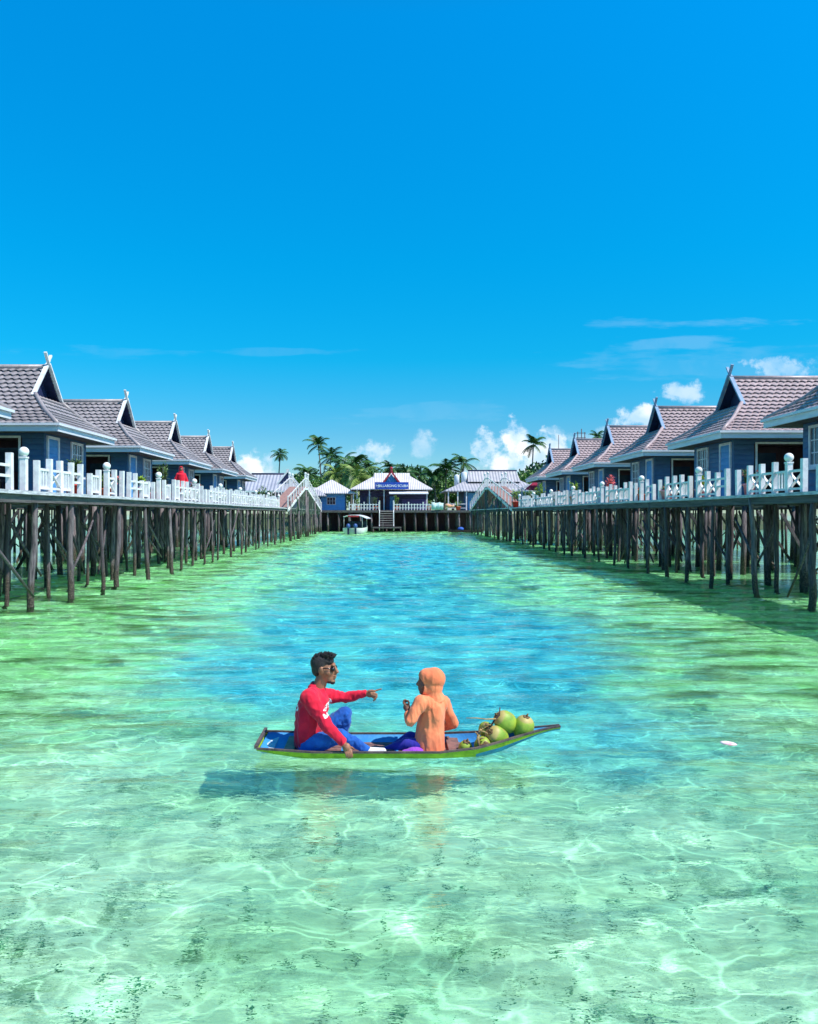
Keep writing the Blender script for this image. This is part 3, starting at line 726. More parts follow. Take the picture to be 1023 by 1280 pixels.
# ------------------------------------------------------------------ the little boat
BOAT_Y = 7.83
def build_boat():
    root = thing('wooden_boat', 'small green and blue wooden boat carrying two people and green coconuts', 'boat', (0, BOAT_Y, 0))
    st = [-1.22, -1.05, -.7, -.3, .1, .5, .85, 1.1, 1.3, 1.48, 1.62, 1.70]
    def half(x):
        if x < -.9: return .315 + .02*smooth(-1.22, -.9, x)
        return .335*(1 - smooth(.55, 1.78, x)**1.0*0.93) if x > .55 else .335
    def gun(x): return .060 + .03*smooth(-.6, -1.25, x) + .185*smooth(.5, 2.0, x)
    def keel(x): return -.032 + .23*smooth(.75, 1.75, x)**1.2 + .085*smooth(-.8, -1.25, x)
    def section(x, t):
        b = half(x) - t; g = gun(x); k = min(keel(x) + t*1.2, g - .02)
        return [(x, -b, g), (x, -b*.93, (g*.55+k*.45)), (x, -b*.80, k + .012), (x, -b*.4, k), (x, 0, k-.004), (x, b*.4, k), (x, b*.80, k+.012), (x, b*.93, (g*.55+k*.45)), (x, b, g)]
    # outer hull: green side, blue below the bow
    mo = mat('hull_green', (0.30, 0.48, 0.02), (0.16, 0.30, 0.015), 9, 0.5, 0.25, 40)
    mb_ = mat('hull_blue', (0.02, 0.25, 0.45), (0.015, 0.17, 0.34), 7, 0.5, 0.2, 40)
    h = MB(); vs = []; fs = []; n = 9
    for x in st: vs += section(x, 0)
    base = len(h.v); h.v += vs
    for i in range(len(st)-1):
        for k in range(n-1):
            h.f.append((i*n+k, i*n+k+1, (i+1)*n+k+1, (i+1)*n+k)); h.mi.append(1 if 1 < k < 6 or (st[i] > .7 and k in (1, 6)) else 0)
    h.f.append(tuple(range(n-1, -1, -1))); h.mi.append(0); h.f.append(tuple((len(st)-1)*n+k for k in range(n))); h.mi.append(0)
    h.build('hull', [mo, mb_], root, True)
    mi = mat('hull_inside_blue', (0.025, 0.20, 0.52), (0.05, 0.30, 0.58), 5, 0.55, 0.2, 30)
    q = MB()
    for x in st[:-1]: q.v += section(max(x, -1.195), .022)
    for i in range(len(st)-2):
        for k in range(n-1): q.f.append((i*n+k, (i+1)*n+k, (i+1)*n+k+1, i*n+k+1)); q.mi.append(0)
    q.f.append(tuple(range(n))); q.mi.append(0)
    q.build('inner_planking', mi, root, True, fix=False)
    mg = mat('gunwale_wood', (0.13, 0.095, 0.085), (0.05, 0.04, 0.045), 10, 0.7, 0.3, 40)
    for sy in (-1, 1):
        g = MB()
        for i in range(len(st)-1):
            a, b = st[i], st[i+1]
            g.bar((a, sy*(half(a)-.008), gun(a)+.008), (b, sy*(half(b)-.008), gun(b)+.008), .026, .017)
        g.build('gunwale', mg, root)
    t = MB(); t.bar((-1.225, -.32, .115), (-1.225, .32, .115), .03, .03); t.build('stern_rail', mg, root)
    ms = mat('peeling_white_blue', (0.62, 0.66, 0.66), (0.10, 0.32, 0.55), 7, 0.7, 0.2, 30)
    for x, w_ in ((-1.13, .11), (-.93, .10)):
        t = MB(); t.box((x-w_/2, -.265, .04), (x+w_/2, .265, .06)); edge_soft(t.build('stern_board', ms if x < -1 else mat('bare_plank', (0.42, 0.28, 0.17), (0.25, 0.16, 0.10), 8), root), .004)
    mfl = mat('boat_floor', (0.26, 0.13, 0.11), (0.12, 0.07, 0.07), 12, 0.8, 0.4, 50)
    t = MB()
    for k in range(5): t.box((-.85, -.22+k*.09, -.004), (.85, -.14+k*.09, .008))
    t.build('floor_boards', mfl, root)
    for x in (-.42, .1, .62):
        t = MB(); b = half(x)*.86
        t.bar((x, b, gun(x)-.02), (x, b*.86, .0), .035, .025); t.bar((x, -b, gun(x)-.02), (x, -b*.86, .0), .035, .025); t.bar((x, -b*.86, -.004), (x, b*.86, -.004), .035, .025)
        t.build('rib', mfl if x > .5 else mi, root)
    t = MB(); b = half(.62)*.84
    t.box((.60, -b, .015), (.72, b, .04)); edge_soft(t.build('thwart', mfl, root), .004)
    fd = MB(); xs_ = [1.36, 1.48, 1.60, 1.71]
    vs = []
    for x in xs_: vs += [(x, -half(x)+.012, gun(x)+.002), (x, half(x)-.012, gun(x)+.002)]
    vs += [(p[0], p[1], p[2]-.018) for p in vs]
    fs = [(0,2,3,1),(2,4,5,3),(4,6,7,5),(8,9,11,10),(10,11,13,12),(12,13,15,14),(0,1,9,8),(6,14,15,7)]
    for i in (0, 2, 4): fs += [(i, i+8, i+10, i+2), (i+1, i+3, i+11, i+9)]
    fd.raw(vs, fs); fd.build('bow_deck', mat('bow_deck_blue', (0.06, 0.34, 0.62), (0.03, 0.22, 0.50), 8, 0.5), root)
    return root
build_boat()

# ------------------------------------------------------------------ people
def remesh(o, vox, it=6, fac=0.5):
    m = o.modifiers.new('remesh', 'REMESH'); m.mode = 'VOXEL'; m.voxel_size = vox; m.use_smooth_shade = True
    s = o.modifiers.new('smooth', 'SMOOTH'); s.iterations = it; s.factor = fac
def folds(o, size, strength, tall=2.6):
    """hanging cloth folds, worked into the surface itself"""
    dg = bpy.context.evaluated_depsgraph_get(); me = bpy.data.meshes.new_from_object(o.evaluated_get(dg)); o.modifiers.clear()
    ns = [v.normal.copy() for v in me.vertices]
    for v, nn in zip(me.vertices, ns):
        p = v.co; q = Vector((p.x/size, p.y/size, p.z/size/tall))
        a = noise.noise(q + Vector((0, 0, 3.7))); b = 1 - 2*abs(noise.noise(q*1.7 + Vector((9, 2, 1 + p.x*2))))
        v.co = p + nn*strength*(0.6*a + 0.5*b - .2)
    me.polygons.foreach_set('use_smooth', [True]*len(me.polygons)); me.update(); o.data = me
def skin_mat(name, c, c2): 
    m, n, b = new_mat(name); tc = n.add('ShaderNodeTexCoord')
    n.put(b.inputs['Base Color'], n.mix(n.ramp(n.noise(tc.outputs['Object'], 14, 3), .35, .65), c, c2))
    b.inputs['Roughness'].default_value = 0.5; b.inputs['Subsurface Weight'].default_value = 0.08; b.inputs['Subsurface Scale'].default_value = 0.02
    return m
def cloth_mat(name, c, c2, folds=14.0, bump=0.5, marks=None):
    m, n, b = new_mat(name); tc = n.add('ShaderNodeTexCoord'); V = tc.outputs['Object']
    k = n.mix(n.ramp(n.noise(V, 5, 4, .6), .35, .65), c, c2)
    if marks: k = marks(n, V, k)
    n.put(b.inputs['Base Color'], k); b.inputs['Roughness'].default_value = 0.85; b.inputs['Specular IOR Level'].default_value = 0.2
    b.inputs['Sheen Weight'].default_value = 0.15
    bp = n.add('ShaderNodeBump'); bp.inputs['Strength'].default_value = bump; bp.inputs['Distance'].default_value = 0.03
    n.put(bp.inputs['Height'], n.math('ADD', n.noise(n.mapping(V, (1, 1, .45)), folds, 2, .5, .8), n.math('MULTIPLY', n.noise(V, 160, 2), .05)))
    n.put(b.inputs['Normal'], bp.outputs[0])
    return m
def finger(mb, base, d, bend_axis, lens, rad, curl):
    """a finger of three bones, each turned a little further about the knuckle axis"""
    p = Vector(base); d = Vector(d).normalized(); ax = Vector(bend_axis).normalized(); r = rad
    for L, c in zip(lens, curl):
        d = Quaternion(ax, c) @ d; q = p + d*L
        mb.capsule(p, q, r, r*.9, 8); p = q; r *= .9
    return p
def build_man():
    A = at
    root = thing('person', 'person in red long sleeved shirt and sunglasses pointing from the stern of the boat', 'person', (0, 0, 0))
    SKIN = skin_mat('tanned_skin', (0.31, 0.135, 0.075), (0.25, 0.10, 0.05))
    b = MB()
    hc = A(406, 836, 7.80)
    YAW = Matrix.Rotation(R(-12), 3, 'Z')
    def H(x, y, z): return hc + YAW @ Vector((x, y, z))
    b.ball(H(-.02, 0, .035), (.108, .085, .100), 18, 12); b.ball(H(.025, 0, -.02), (.078, .073, .115), 16, 12); b.ball(H(.045, 0, -.085), (.055, .052, .052))
    b.ball(H(.078, 0, -.118), (.030, .034, .026)); b.ball(H(.088, 0, .045), (.022, .06, .018))      # chin, brow
    b.tube([H(.098, 0, .03), H(.128, 0, -.028), H(.105, 0, -.042)], [.014, .020, .016], 8)             # nose
    b.ball(H(.106, 0, -.065), (.017, .028, .010)); b.ball(H(.102, 0, -.084), (.016, .026, .010))       # lips
    for s in (-1, 1):
        b.ball(H(.055, s*.055, -.03), (.035, .024, .030)); b.ball(H(-.012, s*.082, -.005), (.028, .012, .038)); b.ball(H(-.006, s*.092, .008), (.018, .008, .024))
    nk = A(396, 866, 7.80)
    b.capsule(H(-.02, 0, -.08), nk, .060, .068)
    pel = A(384, 929, 7.80); ch = A(390, 885, 7.80)
    b.capsule(nk, ch, .07, .12); b.capsule(ch, pel, .12, .11)
    # arms
    ns, ne, nw = A(386, 873, 7.60), A(408, 906, 7.52), A(429, 929, 7.49)
    fs_, fe, fw = A(404, 869, 7.97), A(431, 872, 8.02), A(456, 867, 7.96)
    b.capsule(ch, ns, .08, .05); b.capsule(ns, ne, .048, .040); b.capsule(ne, nw, .040, .027)
    b.capsule(ch, fs_, .08, .05); b.capsule(fs_, fe, .048, .040); b.capsule(fe, fw, .038, .027)
    # near hand closed over the gunwale
    pm = A(433.5, 934.5, 7.475); b.capsule(nw, pm, .027, .036); b.ball(pm, (.040, .032, .046))
    for k, (dx, L) in enumerate(((-.028, .9), (-.008, 1.0), (.012, .95), (.030, .8))):
        finger(b, pm + Vector((dx+.012, -.012, -.022)), (.25, -.45, -.8), (1, .1, 0), (.034*L, .026*L, .02*L), .0105, (0.0, 0.45, .55))
    finger(b, pm + Vector((.026, .018, .002)), (.6, .55, -.35), (1, -.4, 0), (.034, .028), .0115, (0.0, -.3))
    # far hand pointing: index out, the others curled, thumb beside
    pf = A(463, 867, 7.95); b.capsule(fw, pf, .027, .034); b.ball(pf, (.046, .026, .040)); b.ball(A(465.5, 866, 7.95), (.03, .024, .034))
    finger(b, A(468, 863.8, 7.945), (1, 0, .30), (0, 1, 0), (.030, .026, .022), .0105, (0, .02, .03))
    for k, (dv, yy) in enumerate(((866.6, 7.935), (869.2, 7.93), (871.4, 7.935))):
        finger(b, A(467.5 - .8*k, dv, yy), (1, -.2, -.12), (0, 1, .1), (.030 - .003*k, .026 - .003*k, .02), .0108, (0.1, 1.25, 1.2))
    finger(b, A(461.5, 864.2, 7.915), (.85, -.35, .15), (.2, .3, 1), (.036, .03), .012, (0, .3))
    # legs
    hn, kn, an = A(388, 931, 7.68), A(425, 920, 7.64), A(460, 938.5, 7.70)
    hf, kf, af = A(392, 926, 7.90), A(431, 892, 7.93), A(426, 929, 7.99)
    for hh, kk, aa in ((hn, kn, an), (hf, kf, af)):
        b.capsule(pel, hh, .10, .075); b.capsule(hh, kk, .075, .055); b.capsule(kk, aa, .05, .032)
    b.capsule(an, A(472, 940.5, 7.70), .034, .026); b.capsule(af, A(436, 934, 7.97), .034, .03)
    body = b.build('body', SKIN, root, True); remesh(body, .0062, 3, .45)
    # shirt
    def marks(n, V, k):
        p = n.xyz(V)
        nz = n.noise(n.mapping(V, (1, 1, 1)), 26, 2, .5)
        def spot(c, rx, rz, thr):
            x = n.math('DIVIDE', n.math('SUBTRACT', p[0], c.x), rx); z = n.math('DIVIDE', n.math('SUBTRACT', p[2], c.z), rz)
            r = n.math('ADD', n.math('MULTIPLY', x, x), n.math('MULTIPLY', z, z))
            return n.math('MULTIPLY', n.math('LESS_THAN', r, 1.0), n.math('GREATER_THAN', nz, thr))
        m1 = spot(A(409.5, 885, 7.7), .028, .045, .52); m2 = spot(A(371.5, 884, 7.75), .018, .03, .5)
        k = n.mix(m1, k, (.8, .8, .8)); return n.mix(m2, k, (.75, .75, .75))
    RED = cloth_mat('red_jersey', (0.70, 0.012, 0.045), (0.52, 0.008, 0.03), 11, .6, marks)
    s = MB()
    s.loft([(A(386, 934, 7.79), .10, .13), (A(385, 930, 7.79), .128, .165), (A(386.5, 915, 7.79), .140, .175), (A(388.5, 900, 7.79), .150, .185), (A(391, 886, 7.80), .152, .19), (A(393, 876, 7.80), .142, .185), (A(394.5, 869, 7.80), .115, .165), (A(396, 864, 7.80), .088, .11), (A(397.5, 859, 7.80), .072, .082)]); s.tube([A(394, 867, 7.80), A(397.5, 859.5, 7.80)], [.085, .079], 16)
    s.ball(A(391.5, 858, 7.80), (.055, .075, .05)); s.capsule(A(391, 872, 7.72), ns, .10, .082); s.capsule(ns, A(398, 890, 7.55), .080, .070); s.capsule(A(398, 890, 7.55), ne, .070, .062); s.capsule(ne, A(428, 927, 7.492), .060, .041)
    s.capsule(A(396, 870, 7.90), fs_, .09, .078); s.capsule(fs_, fe, .072, .058); s.capsule(fe, A(455, 867.2, 7.962), .056, .040)
    sh = s.build('shirt', RED, root, True); remesh(sh, .009, 5, .5); folds(sh, .10, .020, 1.6)
    DEN = cloth_mat('blue_denim', (0.015, 0.13, 0.50), (0.010, 0.075, 0.33), 13, .55)
    j = MB()
    j.ball(A(385, 930, 7.79), (.13, .165, .10), 16, 10)
    j.capsule(A(386, 931, 7.70), A(404, 926, 7.65), .105, .088); j.capsule(A(404, 926, 7.65), kn, .088, .070); j.capsule(kn, A(441, 927, 7.66), .068, .056); j.capsule(A(441, 927, 7.66), an, .054, .040)
    j.capsule(A(388, 927, 7.88), kf, .10, .072); j.capsule(kf, A(431, 905, 7.95), .070, .062); j.capsule(A(431, 905, 7.95), af, .060, .045)
    tr = j.build('trousers', DEN, root, True); remesh(tr, .009, 4, .5); folds(tr, .07, .014, 1.2)
    mS = cloth_mat('white_canvas', (.74, .72, .72), (.6, .58, .6), 20, .2); mR = cloth_mat('red_canvas', (.5, .02, .05), (.4, .02, .04), 20, .2)
    for p0, p1 in ((an + Vector((.01, 0, -.005)), A(479, 939, 7.70)), (af, A(437, 934, 7.96))):
        q = MB(); q.capsule(p0, p1, .042, .034); q.ball(p0 + Vector((-.02, 0, 0)), .043); o = q.build('shoe', mS, root, True); remesh(o, .008, 3)
        d = (p1-p0).normalized(); q = MB(); q.capsule(p0 + d*.02 + Vector((0, 0, -.032)), p1 + Vector((0, 0, -.026)), .022, .018); q.build('sole', mR, o, True)
    # hair: a cropped mass with short tufts standing up at the front, and a chin beard
    HAIR = mat('black_hair', (0.012, 0.010, 0.012), (0.03, 0.025, 0.028), 30, .45, .8, 120)
    hr = MB()
    hr.ball(H(-.035, 0, .055), (.108, .094, .098), 18, 12); hr.ball(H(-.075, 0, -.005), (.058, .078, .075)); hr.ball(H(-.005, 0, .085), (.098, .082, .062)); hr.ball(H(.045, 0, .078), (.05, .07, .04))
    for s_ in (-1, 1): hr.ball(H(-.035, s_*.070, .025), (.040, .022, .060))
    ho = hr.build('hair', HAIR, root, True); remesh(ho, .009, 2)
    tf = MB(); rr = random.Random(3)
    for k in range(150):
        a = rr.uniform(-.11, .10); w_ = rr.uniform(-.07, .07)
        p = H(a, w_, .108 + .040*(1-(a/.12)**2) - .3*w_*w_/.07*.35)
        d = YAW @ Vector((rr.uniform(-.2, .7) + a*4, w_*4 + rr.uniform(-.3, .3), 1)).normalized()
        L = rr.uniform(.012, .030)
        tf.tube([p - d*.02, p + d*L*.5, p + d*L + Vector((.006, 0, -.004))], [.008, .006, .0015], 4)
    tf.build('hair_tufts', HAIR, ho, True)
    bd = MB(); bd.ball(H(.082, 0, -.124), (.026, .034, .026)); bd.ball(H(.050, 0, -.118), (.035, .048, .022)); bd.ball(H(.112, 0, -.058), (.008, .026, .006)); o = bd.build('beard', HAIR, root, True); remesh(o, .007, 2)
    GL = mat('black_lens', (0.008, 0.006, 0.008), None, 5, .12, spec=.6)
    g = MB()
    for s_ in (-1, 1): g.ball(H(.094, s_*.040, .008), (.022, .036, .026), 12, 8)
    g.bar(H(.108, -.012, .018), H(.108, .012, .018), .006, .006)
    for s_ in (-1, 1): g.bar(H(.095, s_*.067, .017), H(-.005, s_*.090, .020), .005, .010)
    g.build('sunglasses', GL, root, True)
build_man()
def build_hooded():
    A = at
    root = thing('person', 'person in orange hooded top seated with back turned beside the coconuts', 'person', (0, 0, 0))
    SK = skin_mat('brown_skin', (0.20, 0.08, 0.05), (0.16, 0.06, 0.04))
    b = MB(); hc = A(537, 853, 7.83); YAW = Matrix.Rotation(R(176), 3, 'Z')
    def H(x, y, z): return hc + YAW @ Vector((x, y, z))
    b.ball(H(-.01, 0, .03), (.095, .075, .090), 18, 12); b.ball(H(.035, 0, -.02), (.066, .064, .10)); b.ball(H(.075, 0, -.095), (.026, .03, .024)); b.ball(H(.088, 0, .04), (.018, .05, .016))
    b.tube([H(.092, 0, .025), H(.118, 0, -.022), H(.1, 0, -.034)], [.012, .017, .013], 8)
    b.ball(H(.098, 0, -.055), (.015, .026, .009)); b.ball(H(.095, 0, -.072), (.014, .023, .009))
    for s in (-1, 1): b.ball(H(.055, s*.045, -.025), (.03, .022, .026)); b.ball(H(-.01, s*.073, -.005), (.024, .01, .034))
    nk = A(540, 873, 7.84); ch = A(541, 890, 7.84); pel = A(537, 932, 7.84)
    b.capsule(H(-.01, 0, -.06), nk, .05, .055); b.capsule(nk, ch, .06, .10); b.capsule(ch, pel, .10, .10)
    ls, le, lw = A(526, 878, 7.72), A(513, 901, 7.66), A(510.5, 890, 7.74)
    rs, re, rw = A(555, 879, 7.94), A(566, 904, 8.02), A(553, 909, 8.12)
    b.capsule(ch, ls, .07, .045); b.capsule(ls, le, .042, .036); b.capsule(le, lw, .034, .026)
    b.capsule(ch, rs, .07, .045); b.capsule(rs, re, .042, .036); b.capsule(re, rw, .034, .026)
    # raised left hand, loosely closed; right hand on the far gunwale
    p = A(508.6, 884.0, 7.765); b.capsule(lw, p, .026, .032); b.ball(p, (.036, .030, .038))
    for k in range(4):
        finger(b, p + Vector((-.018 + .004*k, -.022 + .016*k, .026 - .006*k)), (-.5, .1, .75), (0, 1, 0), (.032 - .002*abs(k-1), .024, .018), .0102, (0, .95 + .1*k, 1.0))
    finger(b, p + Vector((.018, -.014, .018)), (.2, -.2, .9), (0, -1, 0), (.032, .026), .0112, (0.1, .5))
    p = A(551.5, 911, 8.14); b.capsule(rw, p, .026, .032); b.ball(p, (.034, .038, .024))
    for k in range(4): finger(b, p + Vector((-.028 + .018*k, .024, 0)), (-.1, .9, -.25), (1, 0, 0), (.03, .024, .018), .010, (0, -.5, -.5))
    finger(b, p + Vector((.028, .0, 0)), (.6, .6, -.1), (1, 0, 0), (.03, .026), .011, (0, -.4))
    hl, kl, al = A(531, 935, 7.76), A(508, 930, 7.80), A(484, 938, 7.86)
    hr_, kr, ar = A(534, 931, 7.92), A(513, 922, 7.98), A(489, 936, 8.02)
    for hh, kk, aa in ((hl, kl, al), (hr_, kr, ar)): b.capsule(pel, hh, .09, .07); b.capsule(hh, kk, .068, .05); b.capsule(kk, aa, .045, .03)
    b.capsule(al, A(477, 938, 7.9), .03, .022); b.capsule(ar, A(482, 937, 8.04), .03, .022)
    body = b.build('body', SK, root, True); remesh(body, .0062, 3, .45)
    OR = cloth_mat('orange_cotton', (0.88, 0.265, 0.12), (0.78, 0.195, 0.085), 12, .6)
    s = MB()
    s.loft([(A(535, 943, 7.83), .158, .17), (A(535.5, 935, 7.83), .155, .172), (A(537, 920, 7.83), .142, .165), (A(538.5, 905, 7.84), .132, .162), (A(540, 890, 7.84), .130, .165), (A(541.2, 880, 7.84), .116, .155), (A(541.2, 874, 7.84), .088, .12)])
    s.capsule(A(534, 880, 7.76), ls, .085, .072); s.capsule(ls, le, .070, .058); s.capsule(le, A(511.2, 893.5, 7.72), .055, .042)
    s.capsule(A(549, 880, 7.90), rs, .085, .072); s.capsule(rs, re, .068, .056); s.capsule(re, rw, .054, .042)
    sh = s.build('top', OR, root, True); remesh(sh, .009, 4, .5); folds(sh, .085, .016, 3.4)
    # hood: an open shell round the head
    def hood(mb, grow):
        for (x, z, rx, ry, rz) in ((-.045, .035, .112, .105, .112), (-.035, -.035, .100, .100, .105), (.005, .055, .098, .094, .085), (.03, -.05, .08, .088, .10), (.04, .04, .074, .086, .096)):
            mb.ball(H(x, 0, z), (rx+grow, ry+grow, rz+grow), 18, 12, YAW)
        mb.tube([H(-.02, 0, -.07), H(-.03, 0, -.115), A(541.5, 874, 7.84)], [.088+grow, .098+grow, .125+grow], 16)
    hd = MB(); hood(hd, 0.0)
    ho = hd.build('hood', OR, root, True)
    m = ho.modifiers.new('remesh', 'REMESH'); m.mode = 'VOXEL'; m.voxel_size = .008; m.use_smooth_shade = True
    cut = MB(); cut.ball(H(.03, 0, -.02), (.080, .070, .115), 20, 14, YAW); cut.ball(H(.150, 0, -.035), (.112, .20, .112), 24, 16, YAW)
    me = cut.mesh('hood_opening', OR, True)
    # the opening is cut with the mesh data only; the cutter itself is not left in the scene
    co = bpy.data.objects.new('hood_opening', me); COL.objects.link(co)
    rm = co.modifiers.new('remesh', 'REMESH'); rm.mode = 'VOXEL'; rm.voxel_size = .01
    bo = ho.modifiers.new('bool', 'BOOLEAN'); bo.object = co; bo.operation = 'DIFFERENCE'; bo.solver = 'EXACT'
    sm = ho.modifiers.new('smooth', 'SMOOTH'); sm.iterations = 4
    dg = bpy.context.evaluated_depsgraph_get(); new = bpy.data.meshes.new_from_object(ho.evaluated_get(dg))
    ho.modifiers.clear(); ho.data = new; bpy.data.objects.remove(co); folds(ho, .10, .007, 2.0)
    hairm = mat('dark_hair', (.015, .012, .012)); h2 = MB(); h2.ball(H(.0, 0, .05), (.097, .078, .078), 16, 10, YAW); h2.build('hair', hairm, root, True)
    TR = cloth_mat('violet_blue_cotton', (0.035, 0.030, 0.34), (0.02, 0.03, 0.24), 12, .5)
    j = MB(); j.ball(A(536, 934, 7.84), (.12, .14, .07))
    for hh, kk, aa in ((hl, kl, al), (hr_, kr, ar)): j.capsule(hh, kk, .088, .064); j.capsule(kk, aa, .062, .042)
    o = j.build('trousers', TR, root, True); remesh(o, .010, 4)
    q = MB(); q.ball(A(519, 938.5, 7.66), (.085, .06, .035)); q.ball(A(511, 939.5, 7.65), (.07, .05, .022))
    o = q.build('sarong_fold', cloth_mat('magenta_cloth', (.30, .06, .50), (.22, .04, .42), 18, .6), root, True); remesh(o, .008, 3)
build_hooded()

# ------------------------------------------------------------------ coconuts
def coconut_mat():
    m, n, b = new_mat('green_coconut'); tc = n.add('ShaderNodeTexCoord'); V = tc.outputs['Object']; p = n.xyz(V)
    k = n.mix(n.ramp(n.noise(V, 9, 4, .6), .35, .7), (0.32, 0.42, 0.04), (0.15, 0.28, 0.02))
    k = n.mix(n.math('MULTIPLY', n.ramp(n.noise(n.mapping(V, (1, 1, .5)), 13, 4, .7), .58, .72), .7), k, (0.33, 0.19, 0.07))
    k = n.mix(n.ramp(p[2], .078, .098), k, (0.42, 0.33, 0.10))
    n.put(b.inputs['Base Color'], k); b.inputs['Roughness'].default_value = .55; return m
CM = coconut_mat()
def coconut(label, c, r, tilt, group='green coconuts in the bow'):
    t = thing('coconut', label, 'coconut', c, 0, group); t.rotation_euler = tilt
    mb = MB(); prof = []
    nu, nv = 24, 16; vs = []; fs = []
    for j in range(nv+1):
        ph = -math.pi/2 + math.pi*j/nv
        for i in range(nu):
            th = 2*math.pi*i/nu; rr = r*(math.cos(ph)**.85 if math.cos(ph) > 0 else 0)*(1 + .055*math.cos(3*th)*(.4+.6*max(0, math.sin(ph))))
            vs.append((rr*math.cos(th), rr*math.sin(th), r*1.2*math.sin(ph)))
    for j in range(nv):
        for i in range(nu): i2 = (i+1) % nu; fs.append((j*nu+i, j*nu+i2, (j+1)*nu+i2, (j+1)*nu+i))
    mb.raw(vs, fs); mb.build('husk', CM, t, True)
    bm_ = mat('dry_calyx', (.20, .12, .05), (.10, .06, .03), 20, .8)
    c_ = MB()
    for k in range(5):
        a = 2*math.pi*k/5; c_.ball((.018*math.cos(a), .018*math.sin(a), r*1.18), (.018, .018, .008), 10, 6)
    c_.tube([(0, 0, r*1.17), (.006, 0, r*1.17+.035)], [.012, .008], 6); c_.build('calyx', bm_, t, True)
coconut('topmost green coconut in the boat, dark stem end turned to the left', at(632, 902.5, 7.84), .104, (R(20), R(-50), 0))
coconut('green coconut nearest the bow tip, brown scars on its end', at(654.5, 909.5, 7.84), .102, (R(15), R(12), 0))
coconut('large yellowish green coconut in front, below the topmost one', at(621.5, 921, 7.78), .106, (R(35), R(-48), 0))
coconut('green coconut half hidden behind the dry stalk', at(608, 912.5, 7.90), .078, (R(50), R(-10), 0))
coconut('dark green coconut low in the boat under the large front one', at(603.5, 931, 7.72), .080, (R(70), R(40), 0))
coconut('small yellow green coconut lying alone beside the hooded person', at(581.5, 935.5, 7.70), .066, (R(20), R(10), 0))
def stalk():
    m = mat('dry_stalk', (.42, .29, .12), (.22, .13, .06), 20, .8, .3, 60)
    t = thing('coconut_stalk', 'dry yellowish fruit stalk with short stubs beside the coconuts', 'stalk', (0, 0, 0))
    b = MB(); b.tube([at(600, 939, 7.62), at(597.5, 922, 7.62), at(601, 912, 7.70), at(611, 906, 7.8)], [.013, .014, .012, .008], 7); b.build('stem', m, t, True)
    for (u, v, du, dv) in ((598, 926, 8, -4), (598, 920, -4, -5), (600, 914, 10, 3), (602, 911, 4, -7), (599, 931, 9, 2), (606, 908, 8, -2), (605, 909, 1, -6)):
        b = MB(); p = at(u, v, 7.64); q = at(u+du, v+dv, 7.62); b.tube([p, (p+q)/2 + Vector((0, 0, .008)), q], [.009, .008, .006], 6); b.build('stub', m, t, True)
    tw = mat('dark_twig', (.10, .06, .05), (.05, .03, .03), 20, .8)
    b = MB(); b.tube([at(613, 909, 7.72), at(619, 899, 7.74), at(624.5, 894, 7.75), at(625.2, 884, 7.76)], [.009, .009, .008, .005], 6)
    o = b.build('dark_twig', tw, None, True); tag(o, 'dark bent twig standing up between the coconuts', 'twig')
    b = MB(); b.tube([at(620, 898.5, 7.72), at(608, 899, 7.68), at(596, 897.5, 7.64), at(583, 897.5, 7.60)], [.007, .006, .005, .003], 6)
    o = b.build('pale_twig', m, None, True); tag(o, 'thin pale twig sticking out to the left over the boat', 'twig')
stalk()
def scrap():
    b = MB(); c = at(911, 931, 7.98); c.z = .012
    b.ball((0, 0, 0), (.085, .05, .022), 14, 8); o = b.build('floating_scrap', mat('pink_white_plastic', (.85, .80, .80), (.80, .30, .38), 9, .4), None, True)
    o.location = c; o.rotation_euler = (0, R(6), R(-12)); tag(o, 'small pink and white scrap floating on the water right of the boat', 'scrap')
scrap()

